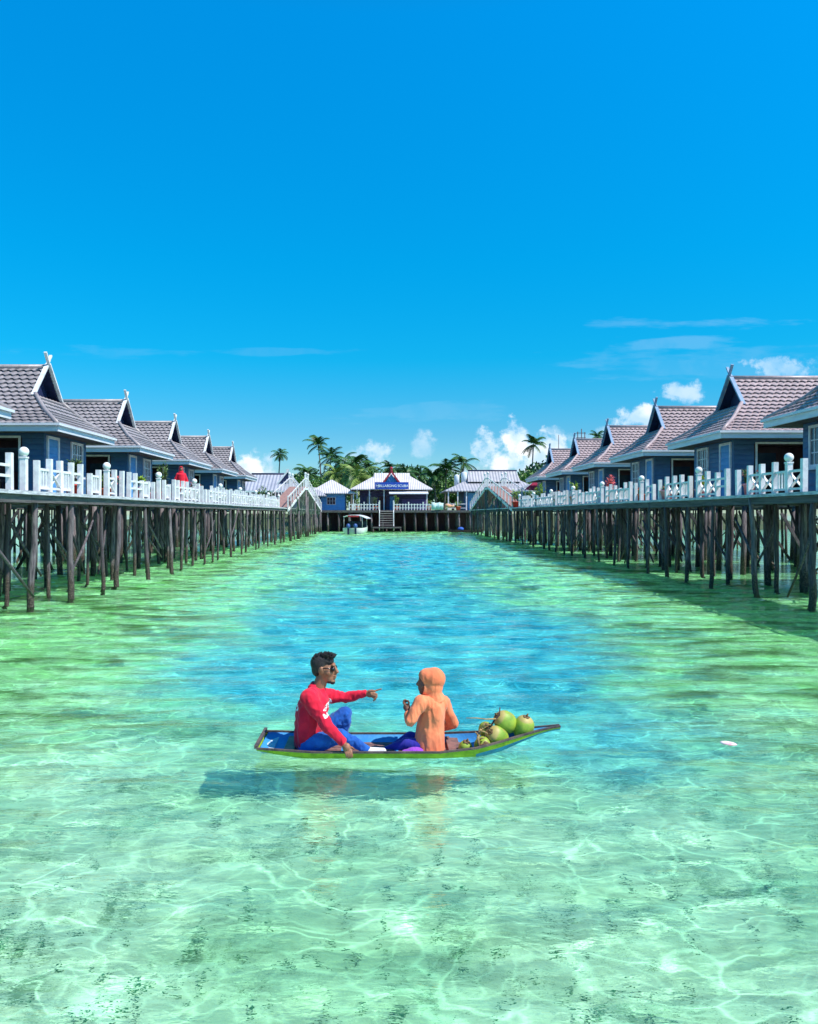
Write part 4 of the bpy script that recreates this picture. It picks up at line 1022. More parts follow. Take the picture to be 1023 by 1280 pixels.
# ------------------------------------------------------------------ person on the left boardwalk
def build_red_person():
    p = (-8.95, 34.9, DECK)
    root = thing('person', 'person in loose red clothes and red headscarf walking on the left boardwalk', 'person', p, R(-70))
    SK = skin_mat('face_skin', (.20, .085, .05), (.15, .06, .04))
    b = MB()
    b.ball((.01, 0, 1.42), (.085, .072, .11)); b.ball((.085, 0, 1.41), (.02, .018, .02)); b.capsule((0, 0, 1.36), (0, 0, 1.24), .05, .055)
    b.capsule((0, 0, 1.15), (0, 0, .85), .13, .12)
    for s in (-1, 1):
        b.capsule((0, s*.09, .82), (.02*s, s*.10, .44), .075, .055); b.capsule((.02*s, s*.10, .44), (.0+.05*s, s*.10, .07), .05, .035); b.capsule((.05*s, s*.10, .05), (.05*s+.15, s*.10, .035), .04, .03)
        b.capsule((0, s*.16, 1.2), (-.02, s*.24, .93), .045, .038); b.capsule((-.02, s*.24, .93), (.10, s*.22, .76), .035, .026); b.ball((.13, s*.215, .71), (.035, .02, .045))
        for k in range(4): b.capsule((.115+.014*k, s*.215, .68), (.125+.014*k, s*.21, .63), .010, .008, 7)
        b.capsule((.15, s*.205, .73), (.18, s*.20, .69), .011, .009, 7)
    o = b.build('body', SK, root, True); remesh(o, .009, 2)
    RC = cloth_mat('red_robe', (.72, .012, .04), (.58, .01, .03), 9, .6)
    d = MB(); d.lathe([(.10, 1.28), (.17, 1.2), (.18, 1.05), (.17, .85), (.22, .6), (.235, .52)], n=18)
    for s in (-1, 1):
        d.capsule((0, s*.14, 1.2), (-.02, s*.25, .93), .075, .07); d.capsule((-.02, s*.25, .93), (.07, s*.23, .80), .068, .06)
    o = d.build('tunic', RC, root, True); remesh(o, .014, 3)
    d = MB()
    for s in (-1, 1): d.capsule((0, s*.09, .75), (.03*s, s*.10, .44), .10, .085); d.capsule((.03*s, s*.10, .44), (.05*s, s*.10, .1), .085, .075)
    o = d.build('trousers', RC, root, True); remesh(o, .014, 3)
    d = MB(); d.ball((-.03, 0, 1.44), (.105, .095, .12)); d.ball((-.03, 0, 1.30), (.11, .12, .12)); d.ball((0, 0, 1.22), (.15, .16, .06)); d.ball((.02, 0, 1.53), (.08, .075, .03)); d.ball((.05, 0, 1.32), (.06, .07, .03))
    o = d.build('headscarf', RC, root, True); remesh(o, .012, 2)
build_red_person()

# ------------------------------------------------------------------ potted plants
LEAF = {}
def leaf_mat(name, c, c2):
    m, n, b = new_mat(name); tc = n.add('ShaderNodeTexCoord'); oi = n.add('ShaderNodeObjectInfo'); geo = n.add('ShaderNodeNewGeometry')
    f = n.math('ADD', n.math('MULTIPLY', geo.outputs['Random Per Island'], .8), n.math('MULTIPLY', oi.outputs['Random'], .2))
    n.put(b.inputs['Base Color'], n.mix(f, c, c2)); b.inputs['Roughness'].default_value = .45; b.inputs['Specular IOR Level'].default_value = .4
    b.inputs['Transmission Weight'].default_value = 0.0
    return m
LEAF['lime'] = leaf_mat('lime_leaves', (.28, .42, .03), (.14, .28, .02))
LEAF['green'] = leaf_mat('green_leaves', (.06, .16, .02), (.12, .22, .04))
LEAF['dark'] = leaf_mat('dark_leaves', (.018, .07, .022), (.05, .13, .03))
LEAF['olive'] = leaf_mat('olive_leaves', (.11, .17, .035), (.05, .11, .03))
LEAF['palm'] = leaf_mat('palm_leaves', (.022, .085, .025), (.06, .15, .03))
LEAF['palmlight'] = leaf_mat('palm_leaves_light', (.10, .22, .03), (.22, .28, .07))
LEAF['rust'] = leaf_mat('rust_leaves', (.30, .20, .07), (.16, .20, .05))
LEAF['flower'] = leaf_mat('pink_flowers', (.75, .10, .14), (.80, .28, .20))
POT = {'red': mat('red_pot', (.60, .05, .03), (.42, .04, .03), 8, .5), 'orange': mat('orange_pot', (.70, .16, .06), (.5, .11, .05), 8, .5), 'pink': mat('pink_pot', (.74, .30, .34), (.6, .24, .28), 8, .5)}
STEM = mat('plant_stem', (.10, .07, .03), (.05, .05, .02), 20, .8)
def leaf(mb, p, d, L, w, up=Vector((0, 0, 1))):
    d = d.normalized(); sx = d.cross(up)
    if sx.length < .05: sx = d.cross(Vector((1, 0, 0)))
    sx.normalize(); nrm = sx.cross(d)
    m = p + d*L*.5 + nrm*L*.06
    mb.raw([p, m + sx*w*.5 - nrm*w*.12, p + d*L - nrm*L*.08, m - sx*w*.5 - nrm*w*.12, m], [(0, 1, 4), (1, 2, 4), (2, 3, 4), (3, 0, 4)])
def rvec(r): 
    while True:
        v = Vector((r.uniform(-1, 1), r.uniform(-1, 1), r.uniform(-1, 1)))
        if .05 < v.length < 1: return v.normalized()
def pot_plant(label, loc, pot, r, hp, hf, spread, leafk, n, flowers=0, seed=1, group='potted plants on the boardwalks'):
    rr = random.Random(seed); r *= 1.2; hp *= 1.15; spread *= 1.2; t = thing('potted_plant', label, 'potted plant', loc, 0, group)
    p = MB(); p.lathe([(r*.68, 0), (r*.95, hp*.86), (r*1.1, hp*.86), (r*1.1, hp), (r*.92, hp), (r*.88, hp*.9)], n=18); p.build('pot', POT[pot], t, True)
    s = MB(); f = MB(); fl = MB()
    ns = max(3, n//26)
    for k in range(ns):
        a = rr.uniform(0, 6.28); e = Vector((math.cos(a)*spread*rr.uniform(.1, 1), math.sin(a)*spread*rr.uniform(.1, 1), hp + hf*rr.uniform(.65, 1)))
        b0 = Vector((math.cos(a)*r*.3, math.sin(a)*r*.3, hp*.9)); mid = (b0 + e)/2 + Vector((0, 0, hf*.08))
        s.tube([b0, mid, e], [.012, .009, .004], 5)
        for q in range(n//ns):
            u = rr.uniform(.18, 1.0); pos = (b0*(1-u)**2 + mid*2*u*(1-u) + e*u*u); d = rvec(rr) + Vector((0, 0, .5)); leaf(f, pos, d, rr.uniform(.12, .24), rr.uniform(.05, .09))
        for q in range(flowers//ns + (1 if flowers else 0)):
            pos = e + rvec(rr)*.09; leaf(fl, pos, rvec(rr), .08, .07); leaf(fl, pos, rvec(rr), .08, .07)
    s.build('stems', STEM, t, True); f.build('foliage', LEAF[leafk], t, fix=False)
    if flowers: fl.build('flowers', LEAF['flower'], t, fix=False)
    return t
def on_left(u, dx=.55): x = -8.47 - dx; return (x, x*1000/(u - 483), DECK)
def on_right(u, dx=.45): x = 10.38 + dx; return (x, x*1000/(u - 483), DECK)
pot_plant('red pot with a thin leafy shrub, nearest pot of the left boardwalk', on_left(91), 'red', .18, .28, .85, .20, 'olive', 150, 0, 1)
pot_plant('orange pot with red flowers beside the second left globe lamp', on_left(134), 'orange', .22, .26, .42, .28, 'green', 110, 24, 2)
pot_plant('small pink pot with flowers beside the lime bush, left boardwalk', on_left(186, .45), 'pink', .17, .24, .18, .14, 'green', 40, 10, 30)
pot_plant('pot with a bright lime green bush before the third left lamp', on_left(178), 'pink', .20, .40, .40, .24, 'lime', 170, 0, 3)
pot_plant('large red pot with a tall thin shrub left of the person in red', on_left(205), 'red', .27, .32, 1.25, .30, 'olive', 260, 0, 4)
pot_plant('pot with olive bush right of the person in red', on_left(247), 'pink', .22, .3, .55, .3, 'olive', 150, 10, 5)
pot_plant('pot with pink flowers near the fifth left lamp', on_left(279), 'orange', .22, .3, .45, .3, 'green', 110, 36, 6)
pot_plant('green shrub in a red pot at the far end of the left railing', on_left(325), 'red', .28, .4, 1.1, .42, 'green', 240, 0, 7)
pot_plant('olive shrub in a pot near the left footbridge', on_left(340), 'orange', .28, .4, 1.0, .42, 'olive', 200, 0, 8)
pot_plant('pink pot with a small flowering plant, nearest pot of the right boardwalk', on_right(937, .4), 'pink', .15, .32, .35, .22, 'olive', 90, 8, 9)
pot_plant('wide pink pot with yellow green plant beside the second right globe lamp', on_right(880, .35), 'pink', .24, .28, .36, .28, 'lime', 100, 8, 10)
pot_plant('wide pink pot with low sprouts, third pot of the right boardwalk', on_right(836, .35), 'pink', .26, .32, .16, .16, 'lime', 40, 6, 11)
pot_plant('bright orange red pot with low flowers, beside the third right lamp', on_right(802, .35), 'orange', .21, .27, .20, .14, 'green', 40, 12, 12)
pot_plant('tall magenta flowering plant behind the railing of the right boardwalk', on_right(763, .6), 'red', .24, .34, .95, .24, 'flower', 200, 10, 13)
pot_plant('orange pot with tall lime plant beside the fifth right lamp', on_right(719, .35), 'orange', .24, .42, .75, .24, 'lime', 170, 0, 14)
pot_plant('red pot with a tall lime plant near the far end of the right railing', on_right(676, .35), 'red', .28, .45, 1.0, .36, 'lime', 240, 0, 15)
pot_plant('orange pot with pink flowers between two far right lamps', on_right(699, .35), 'orange', .26, .35, .45, .3, 'green', 90, 40, 16)
pot_plant('red pot with a green plant under the pink awning', on_right(646, .35), 'red', .32, .45, 1.0, .4, 'lime', 200, 0, 17)
pot_plant('dark red pot with a green plant right of the footbridge', on_right(660, .5), 'red', .3, .45, .9, .4, 'green', 200, 0, 18)

# ------------------------------------------------------------------ footbridges
def footbridge(label, x0, x1, ya, yp, yb, face):
    """a humped wooden bridge in line with the boardwalk; its lattice side faces the channel"""
    root = thing('footbridge', label, 'footbridge', (0, 0, 0), group='humped white footbridges')
    zt = DECK + 2.3; fl = 1.3
    pts = [(ya, DECK + .03), (yp - fl, zt), (yp + fl, zt), (yb, DECK + .03)]
    tread = mat('worn_treads', (.36, .20, .17), (.24, .14, .13), 3, .8, world=True)
    for (p, q) in zip(pts, pts[1:]):
        mb = MB(); n = 14; d = MB()
        for k in range(n):
            a = (p[0] + (q[0]-p[0])*k/n, p[1] + (q[1]-p[1])*k/n); b = (p[0] + (q[0]-p[0])*(k+.93)/n, p[1] + (q[1]-p[1])*(k+.93)/n)
            mb.bar(((x0+x1)/2, a[0], a[1]), ((x0+x1)/2, b[0], b[1]), abs(x1-x0), .07)
        mb.build('treads', tread, root)
        for x in (x0, x1):
            s = MB(); s.bar((x, p[0], p[1]-.22), (x, q[0], q[1]-.12), .10, .22); s.build('stringer', M['white'], root)
            r = MB()
            r.bar((x, p[0], p[1]+.9), (x, q[0], q[1]+.9), .06, .08)
            k = 0; L = abs(q[0]-p[0]); m = max(2, int(L/1.9))
            for k in range(m+1):
                y = p[0] + (q[0]-p[0])*k/m; z = p[1] + (q[1]-p[1])*k/m; r.box((x-.05, y-.05, z), (x+.05, y+.05, z+1.02))
            r.build('handrail', M['white'], root)
    for x in (x0, x1):
        for y in (yp - fl, yp + fl):
            mb = MB(); mb.box((x-.09, y-.09, zt-.3), (x+.09, y+.09, zt+1.3)); mb.ball((x, y, zt+1.38), .13, 12, 8); mb.build('newel_post', M['white'], root)
    lat = mat('green_lattice', (.05, .09, .07), (.09, .12, .10), 4, .8)
    for y in (ya + 1.5, (ya + yp)/2, yp - fl*.6, yp + fl*.6, (yp + yb)/2, yb - 1.5):
        for x in (x0, x1):
            mb = MB(); z = zt - .4 if abs(y - yp) < fl else DECK + .1 + 2.2*(1 - abs(y-yp)/max(yb-yp, yp-ya)); mb.tube([(x, y, z), (x + .05, y, -1)], [.11, .13], 8); mb.build('pile', M['pile'], root, True)
    xf = x1 if face < 0 else x0
    xf = x0 if face < 0 else x1
    k = 0; y = ya + 1.2
    while y < yb - 1.2:
        z = DECK - .1 + (zt - DECK)*min(1, (y-ya)/(yp-fl-ya), (yb-y)/(yb-yp-fl)); k += 1
        mb = MB(); mb.box((xf-.03, y-.035, DECK-.5), (xf+.03, y+.035, z)); mb.build('lattice_bar', lat, root); y += .95
    for k in range(7):
        y = ya + 2 + (yb-ya-4)*k/6
        z = DECK + 2.0*(1 - min(1, abs(y-yp)/(yb-yp)))
        mb = MB(); mb.bar((xf, y - 1.5, DECK - .6), (xf, y + 1.2, max(DECK, z)), .07, .1); mb.build('lattice_brace', lat, root)
        if k % 2: 
            mb = MB(); mb.bar((xf+.08*face, y + 1.5, DECK - .6), (xf+.08*face, y - 1.2, max(DECK, z)), .07, .1); mb.build('lattice_brace', lat, root)
    return root
footbridge('humped white wooden footbridge at the far end of the left boardwalk', -10.0, -8.35, 68, 84, 103, 1)
footbridge('humped white wooden footbridge at the far end of the right boardwalk', 10.4, 12.2, 66, 83, 99, -1)

# ------------------------------------------------------------------ far dock, restaurant, kiosks
corr_c = [0]
def corrugated(name, c, c2, pitch=.25, axis_=0):
    m, n, b = new_mat(name); tc = n.add('ShaderNodeTexCoord'); p = n.xyz(tc.outputs['Object'])
    k = n.mix(n.ramp(n.noise(tc.outputs['Object'], .8, 4, .6), .3, .7), c, c2)
    s = n.math('SINE', n.math('MULTIPLY', p[axis_], 2*math.pi/pitch))
    n.put(b.inputs['Base Color'], k); b.inputs['Roughness'].default_value = .5
    bp = n.add('ShaderNodeBump'); bp.inputs['Strength'].default_value = .8; bp.inputs['Distance'].default_value = .04; n.put(bp.inputs['Height'], s); n.put(b.inputs['Normal'], bp.outputs[0])
    return m
WHITE_ROOF = corrugated('pale_sheet_roof', (.66, .62, .62), (.56, .52, .54))
GREY_ROOF = corrugated('grey_sheet_roof', (.42, .40, .44), (.34, .33, .37), .3)
def hip_roof(mb, x0, x1, y0, y1, z0, rx0, rx1, ym, z1, th=.12):
    b = [(x0, y0, z0), (x1, y0, z0), (x1, y1, z0), (x0, y1, z0), (rx0, ym, z1), (rx1, ym, z1)]
    lo = [(x0, y0, z0-th), (x1, y0, z0-th), (x1, y1, z0-th), (x0, y1, z0-th)]
    mb.raw(b + lo, [(0, 1, 5, 4), (1, 2, 5), (2, 3, 4, 5), (3, 0, 4), (6, 9, 8, 7), (0, 6, 7, 1), (1, 7, 8, 2), (2, 8, 9, 3), (3, 9, 6, 0)])
def dock():
    t = thing('dock', 'long dark timber dock in front of the white roofed restaurant at the channel end', 'dock', (0, 106, 0))
    mb = MB(); mb.box((-9.6, -.2, DECK-.3), (14, 12, DECK)); mb.build('deck', M['plank'], t)
    mb = MB(); mb.box((-9.6, -.30, DECK-.28), (14, -.205, DECK+.02)); mb.build('edge_beam', M['beam'], t)
    x = -9.2
    while x < 13.8:
        for yy in (0, 2.5, 5):
            mb = MB(); mb.tube([(x, yy, DECK-.3), (x+.05, yy, -.9)], [.11, .13], 8); mb.build('pile', M['pile'], t, True)
        x += 1.45
    # dark boarding behind the front piles
    mb = MB(); mb.box((-9.5, 7, -.8), (13.8, 7.1, DECK-.31)); mb.build('skirt_boards', M['dark_wood'], t)
    fence_spans = ((-4.9, -0.95, 'white picket fence on the far dock left of the stairs'), (1.05, 6.05, 'white picket fence on the far dock right of the stairs'))
    for a, b, lab in fence_spans:
        f = thing('picket_fence', lab, 'fence', (a, 106, DECK), group='white picket fences on the far dock')
        L = b - a
        for z in (.28, .72): mb = MB(); mb.box((0, .03, z), (L, .07, z+.09)); mb.build('rail', M['white'], f)
        k = 0; n = int(L/.36)
        for k in range(n+1):
            x = L*k/n; big = k % 5 == 0
            mb = MB(); w_ = .075 if big else .055; h_ = 1.12 if big else .88
            mb.box((x-w_, -.03, .02), (x+w_, .025, h_)); mb.build('picket', M['white'], f)
    s = thing('dock_stairs', 'wooden stairs with white sides leading down from the far dock to a landing', 'stairs', (0.05, 105.7, 0))
    for k in range(7):
        z = DECK - .1 - k*.3; mb = MB(); mb.box((-.85, -1.6*(k+1)/7, z-.07), (.85, -1.6*k/7, z)); mb.build('tread', mat('step_wood', (.42, .36, .34), (.3, .25, .25), 4), s)
    for x in (-.93, .93):
        mb = MB(); mb.bar((x, 0, DECK-.05), (x, -1.65, .75), .1, .22); mb.build('stringer', M['white'], s)
        mb = MB(); mb.box((x-.07, -.06, DECK-.1), (x+.07, .06, DECK+1.3)); mb.build('newel_post', M['white'], s)
        mb = MB(); mb.box((x-.05, -1.62, .2), (x+.05, -1.5, 2.5)); mb.build('side_post', M['white'], s)
    l = thing('landing', 'low grey timber landing at the foot of the dock stairs', 'landing', (0.05, 103.4, 0))
    mb = MB(); mb.box((-1.8, -.8, .52), (1.9, .8, .68)); mb.build('platform', M['beam'], l)
    for x in (-1.7, 0, 1.8):
        for yy in (-.7, .7): mb = MB(); mb.tube([(x, yy, .52), (x, yy, -.8)], [.08, .09], 8); mb.build('pile', M['pile'], l, True)
dock()
def text_mesh(body, size):
    cu = bpy.data.curves.new('lettering', 'FONT'); cu.body = body; cu.size = size; cu.extrude = .012; cu.align_x = 'CENTER'; cu.align_y = 'CENTER'
    try: cu.offset = .012*size
    except Exception: pass
    o = bpy.data.objects.new('lettering', cu); COL.objects.link(o)
    dg = bpy.context.evaluated_depsgraph_get(); me = bpy.data.meshes.new_from_object(o.evaluated_get(dg)); bpy.data.objects.remove(o); return me
def restaurant():
    t = thing('restaurant', 'white roofed restaurant with a long blue sign at the end of the channel', 'restaurant', (0.6, 110, DECK))
    DP = siding_mat('dusky_violet_boards', (.055, .05, .14), (.04, .035, .11), .25)
    w = MB(); w.box((-4.3, 2.0, 0), (5.2, 7, 2.75)); w.build('wall', DP, t)
    r = MB(); hip_roof(r, -5.5, 5.8, -.6, 8.5, 2.95, -2.3, 2.75, 3.9, 4.95); roof = r.build('roof', WHITE_ROOF, t)
    u = MB(); u.raw([(-2.45, 2.6, 4.15), (2.9, 2.6, 4.15), (2.75, 3.9, 5.35), (-2.3, 3.9, 5.35), (-2.45, 5.2, 4.15), (2.9, 5.2, 4.15)], [(0, 1, 2, 3), (5, 4, 3, 2), (0, 3, 4), (1, 5, 2), (0, 4, 5, 1)]); u.build('upper_roof', WHITE_ROOF, roof)
    g = MB(); g.prism([(-1.15, 3.35), (1.35, 3.35), (.1, 5.0)], 'y', -.15, .0); ga = g.build('gable', M['light_blue'], t)
    gr = MB(); gr.raw([(-1.4, -.4, 3.3), (.1, -.4, 5.35), (1.6, -.4, 3.3), (-1.4, 3.2, 3.3), (.1, 3.2, 5.35), (1.6, 3.2, 3.3)], [(0, 1, 4, 3), (1, 2, 5, 4)]); gr.build('gable_roof', WHITE_ROOF, ga)
    redp = mat('dull_red_paint', (.42, .035, .06), (.3, .03, .05), 4)
    for s in (-1, 1): b = MB(); b.bar((.1 + s*1.55, -.45 - .03*s, 3.2), (.1 - s*.12, -.45 - .03*s, 5.5), .08, .24, (0, 0, 1)); b.build('barge_board', redp, ga)
    f = MB(); f.tube([(.1, -.45, 5.4), (.1, -.45, 5.65)], [.12, .1], 8); f.ball((.1, -.45, 5.78), .2); f.build('finial', redp, ga, True)
    sg = MB(); sg.box((-2.15, -.95, 2.92), (2.45, -.85, 3.86)); sign = sg.build('sign_board', mat('sign_blue', (.012, .07, .42), (.01, .05, .32), 3), t)
    wl = mat('sign_white', (.85, .88, .9), None, 4, .5)
    me = text_mesh('BILLABONG SCUBA', .47); me.materials.clear(); me.materials.append(wl)
    link('lettering', me, sign, (.36, -.965, 3.34), (R(90), 0, 0))
    lo = MB()
    for k in range(18):
        a = 2*math.pi*k/18; a2 = 2*math.pi*(k+1)/18
        lo.bar((-1.77 + .24*math.cos(a), -.965, 3.38 + .24*math.sin(a)), (-1.77 + .24*math.cos(a2), -.965, 3.38 + .24*math.sin(a2)), .02, .05, (0, 1, 0))
    lo.tube([(-1.93, -.965, 3.42), (-1.8, -.965, 3.32), (-1.6, -.965, 3.43)], [.03, .035, .03], 6); lo.build('emblem', wl, sign)
    aw = MB(); aw.raw([(-.2, -2.2, 2.3), (5.1, -2.2, 2.3), (5.1, .6, 2.75), (-.2, .6, 2.75), (-.2, -2.2, 2.2), (5.1, -2.2, 2.2), (5.1, .6, 2.65), (-.2, .6, 2.65)], [(0,1,2,3),(4,7,6,5),(0,4,5,1),(1,5,6,2),(2,6,7,3),(3,7,4,0)]); aw.build('awning', mat('awning_white', (.72, .72, .75), (.6, .6, .66), 3, .6), t)
    for x in (-4.6, -2.9, -.9, 5.0): p = MB(); p.box((x-.08, -.1, 0), (x+.08, .06, 2.85)); p.build('porch_post', M['trim'], t)
    for x0, x1, z0, z1, k in ((-3.3, -2.1, .7, 1.9, 'glass'), (-.1, .6, 0.0, 2.0, 'light_blue'), (-1.6, -.6, 0, 2.0, 'dark_wood')):
        d = MB(); d.box((x0, 1.93, z0), (x1, 1.995, z1)); d.build('window' if k == 'glass' else 'door', M[k], t)
    p = MB(); p.box((1.6, 1.93, .1), (4.9, 1.99, 1.6)); p.build('panelling', siding_mat('violet_panelling', (.10, .08, .26), (.08, .06, .22), .3), t)
restaurant()
def kiosk():
    t = thing('kiosk', 'light blue kiosk with a white pyramid roof left of the restaurant', 'building', (-7.7, 112, DECK))
    w = MB(); w.box((-2.2, -1.6, 0), (2.0, 3, 2.35)); w.build('wall', M['light_blue'], t)
    r = MB(); hip_roof(r, -3.1, 3.5, -2.4, 4.2, 2.42, -.1, .1, .9, 4.35); r.build('roof', WHITE_ROOF, t)
    f = MB(); f.box((-.5, -1.66, .8), (.75, -1.61, 1.85)); wn = f.build('window', M['trim'], t)
    g = MB()
    for i in range(3):
        for j in range(2): g.box((-.42 + i*.38, -1.69, .86 + j*.48), (-.10 + i*.38, -1.665, 1.30 + j*.48))
    g.build('pane', M['dark_wood'], wn)
    for x in (-2.9, 3.2): p = MB(); p.box((x-.07, -2.2, 0), (x+.07, -2.06, 2.4)); p.build('porch_post', M['trim'], t)
    t2 = thing('small_hut', 'small pale hut with white barred window behind the left footbridge', 'building', (-10.3, 109.5, DECK))
    w = MB(); w.box((-1.3, 0, 0), (1.2, 3, 1.9)); w.build('wall', M['dark_blue'], t2)
    r = MB(); hip_roof(r, -2.2, 2.1, -.7, 3.6, 2.05, -.9, .6, 1.5, 3.2); r.build('roof', GREY_ROOF, t2)
    f = MB(); f.box((.2, -.06, .6), (1.0, -.005, 1.7)); wn = f.build('window', M['trim'], t2)
    g = MB()
    for i in range(2):
        for j in range(2): g.box((.27 + i*.36, -.085, .68 + j*.52), (.57 + i*.36, -.062, 1.10 + j*.52))
    g.build('pane', M['glass'], wn)
kiosk()
def left_hall():
    t = thing('hall', 'long blue building with a grey striped roof behind the left railing end', 'building', (-14.8, 97, DECK))
    w = MB(); w.box((-3.2, 0, 0), (3.4, 7, 2.3)); w.build('wall', M['dark_blue'], t)
    r = MB(); r.raw([(-4.2, -.9, 2.3), (4.0, -.9, 2.3), (2.8, 2.6, 4.45), (-1.9, 2.6, 4.45), (-4.2, 6.4, 2.3), (4.0, 6.4, 2.3)], [(0, 1, 2, 3), (5, 4, 3, 2), (0, 3, 4), (1, 5, 2), (0, 4, 5, 1)])
    r.build('roof', corrugated('striped_grey_tiles', (.40, .41, .48), (.30, .31, .38), .42), t)
    rc = MB(); rc.tube([(-1.95, 2.6, 4.5), (2.85, 2.6, 4.5)], .12, 8); rc.build('ridge_cap', M['navy'], t, True)
    fa = MB(); fa.box((-4.2, -.98, 2.12), (4.0, -.905, 2.32)); fa.build('fascia', M['fascia'], t)
    g = MB(); g.prism([(1.6, 3.3), (4.0, 3.3), (2.8, 4.75)], 'y', .5, .56); g.build('gable', M['navy'], t)
    for s in (-1, 1): b = MB(); b.bar((2.8 + s*1.3, .45 + .03*s, 3.1), (2.8 - s*.15, .45 + .03*s, 4.95), .07, .2); b.build('barge_board', M['trim'], t)
    for x in (-2, -.4): d = MB(); d.box((x, -.05, .7), (x+.9, -.005, 1.7)); d.build('window', M['glass'], t)
left_hall()
def right_hall():
    t = thing('hall', 'long blue building with a pale tiled hip roof behind the right footbridge', 'building', (14.5, 112, DECK))
    w = MB(); w.box((-3.6, 0, 0), (5.0, 8, 2.6)); w.build('wall', M['blue_wall'], t)
    d = MB(); d.box((-3.1, -.06, 0), (-1.6, -.005, 2.45)); d.build('panel', M['light_blue'], t)
    TR = corrugated('pale_grey_tiles', (.44, .42, .45), (.34, .33, .37), .42)
    r = MB(); hip_roof(r, -6.4, 7.2, -1.6, 9.5, 2.75, -2.6, 4.5, 3.8, 4.55); r.build('roof', TR, t)
    r = MB(); r.raw([(-2.9, 1.6, 4.1), (4.6, 1.6, 4.1), (4.3, 3.8, 5.75), (-2.6, 3.8, 5.75), (-2.9, 6, 4.1), (4.6, 6, 4.1)], [(0, 1, 2, 3), (5, 4, 3, 2), (0, 3, 4), (1, 5, 2), (0, 4, 5, 1)]); r.build('upper_roof', TR, t)
    rc = MB(); rc.tube([(-2.7, 3.8, 5.8), (4.4, 3.8, 5.8)], .11, 8); rc.build('ridge_cap', M['navy'], t, True)
    tk = MB()
    for x in (-4.0, -3.1): tk.lathe([(.36, 3.4), (.36, 5.0), (.30, 5.1), (.1, 5.25)], (x, 2.6, 0), 14)
    a = MB(); a.lathe([(.38, 3.5), (.38, 4.95), (.30, 5.1), (.1, 5.2)], (-4.35, 3, 0), 14); a.build('water_tank', M['fascia'], t, True)
    a = MB(); a.lathe([(.44, 3.6), (.44, 5.4), (.34, 5.5), (.1, 5.6)], (-3.3, 3, 0), 14); a.build('water_tank', M['fascia'], t, True)
    for x in (-5.9, -4.6, -3.4, -1.2): p = MB(); p.box((x-.08, -1.4, 0), (x+.08, -1.26, 2.7)); p.build('porch_post', M['trim'], t)
    b = MB(); b.box((-5.9, -1.38, .85), (-3.4, -1.30, .95)); b.box((-5.9, -1.38, .3), (-3.4, -1.30, .38)); b.build('porch_rail', M['trim'], t)
    for x in (-.8, .6, 2): d = MB(); d.box((x, -.05, .8), (x+.9, -.005, 1.8)); d.build('window', M['glass'], t)
right_hall()
def awning():
    t = thing('awning_stall', 'low stall with a pink and white sloping awning beside the farthest right cottage', 'stall', (12.9, 75, DECK))
    r = MB(); r.raw([(-1.2, -1, 1.4), (1.3, -1.2, 2.5), (1.3, 2.2, 2.5), (-1.2, 2.2, 1.4)], [(0, 1, 2, 3), (3, 2, 1, 0)]); o = r.build('white_canopy', mat('canopy_white', (.7, .72, .74), (.6, .62, .66), 2), t, fix=False)
    so = o.modifiers.new('solid', 'SOLIDIFY'); so.thickness = .04
    r = MB(); r.prism([(-.15, 1.75), (1.25, 1.60), (1.25, 2.62), (.9, 2.62)], 'y', -1.30, -1.24); r.build('pink_flap', mat('flap_pink', (.75, .08, .20), (.62, .06, .16), 3), t)
    for x, z in ((-1.1, 1.4), (1.2, 2.4)):
        for y in (-.9, 2.0): p = MB(); p.box((x-.05, y-.05, 0), (x+.05, y+.05, z)); p.build('post', M['trim'], t)
awning()

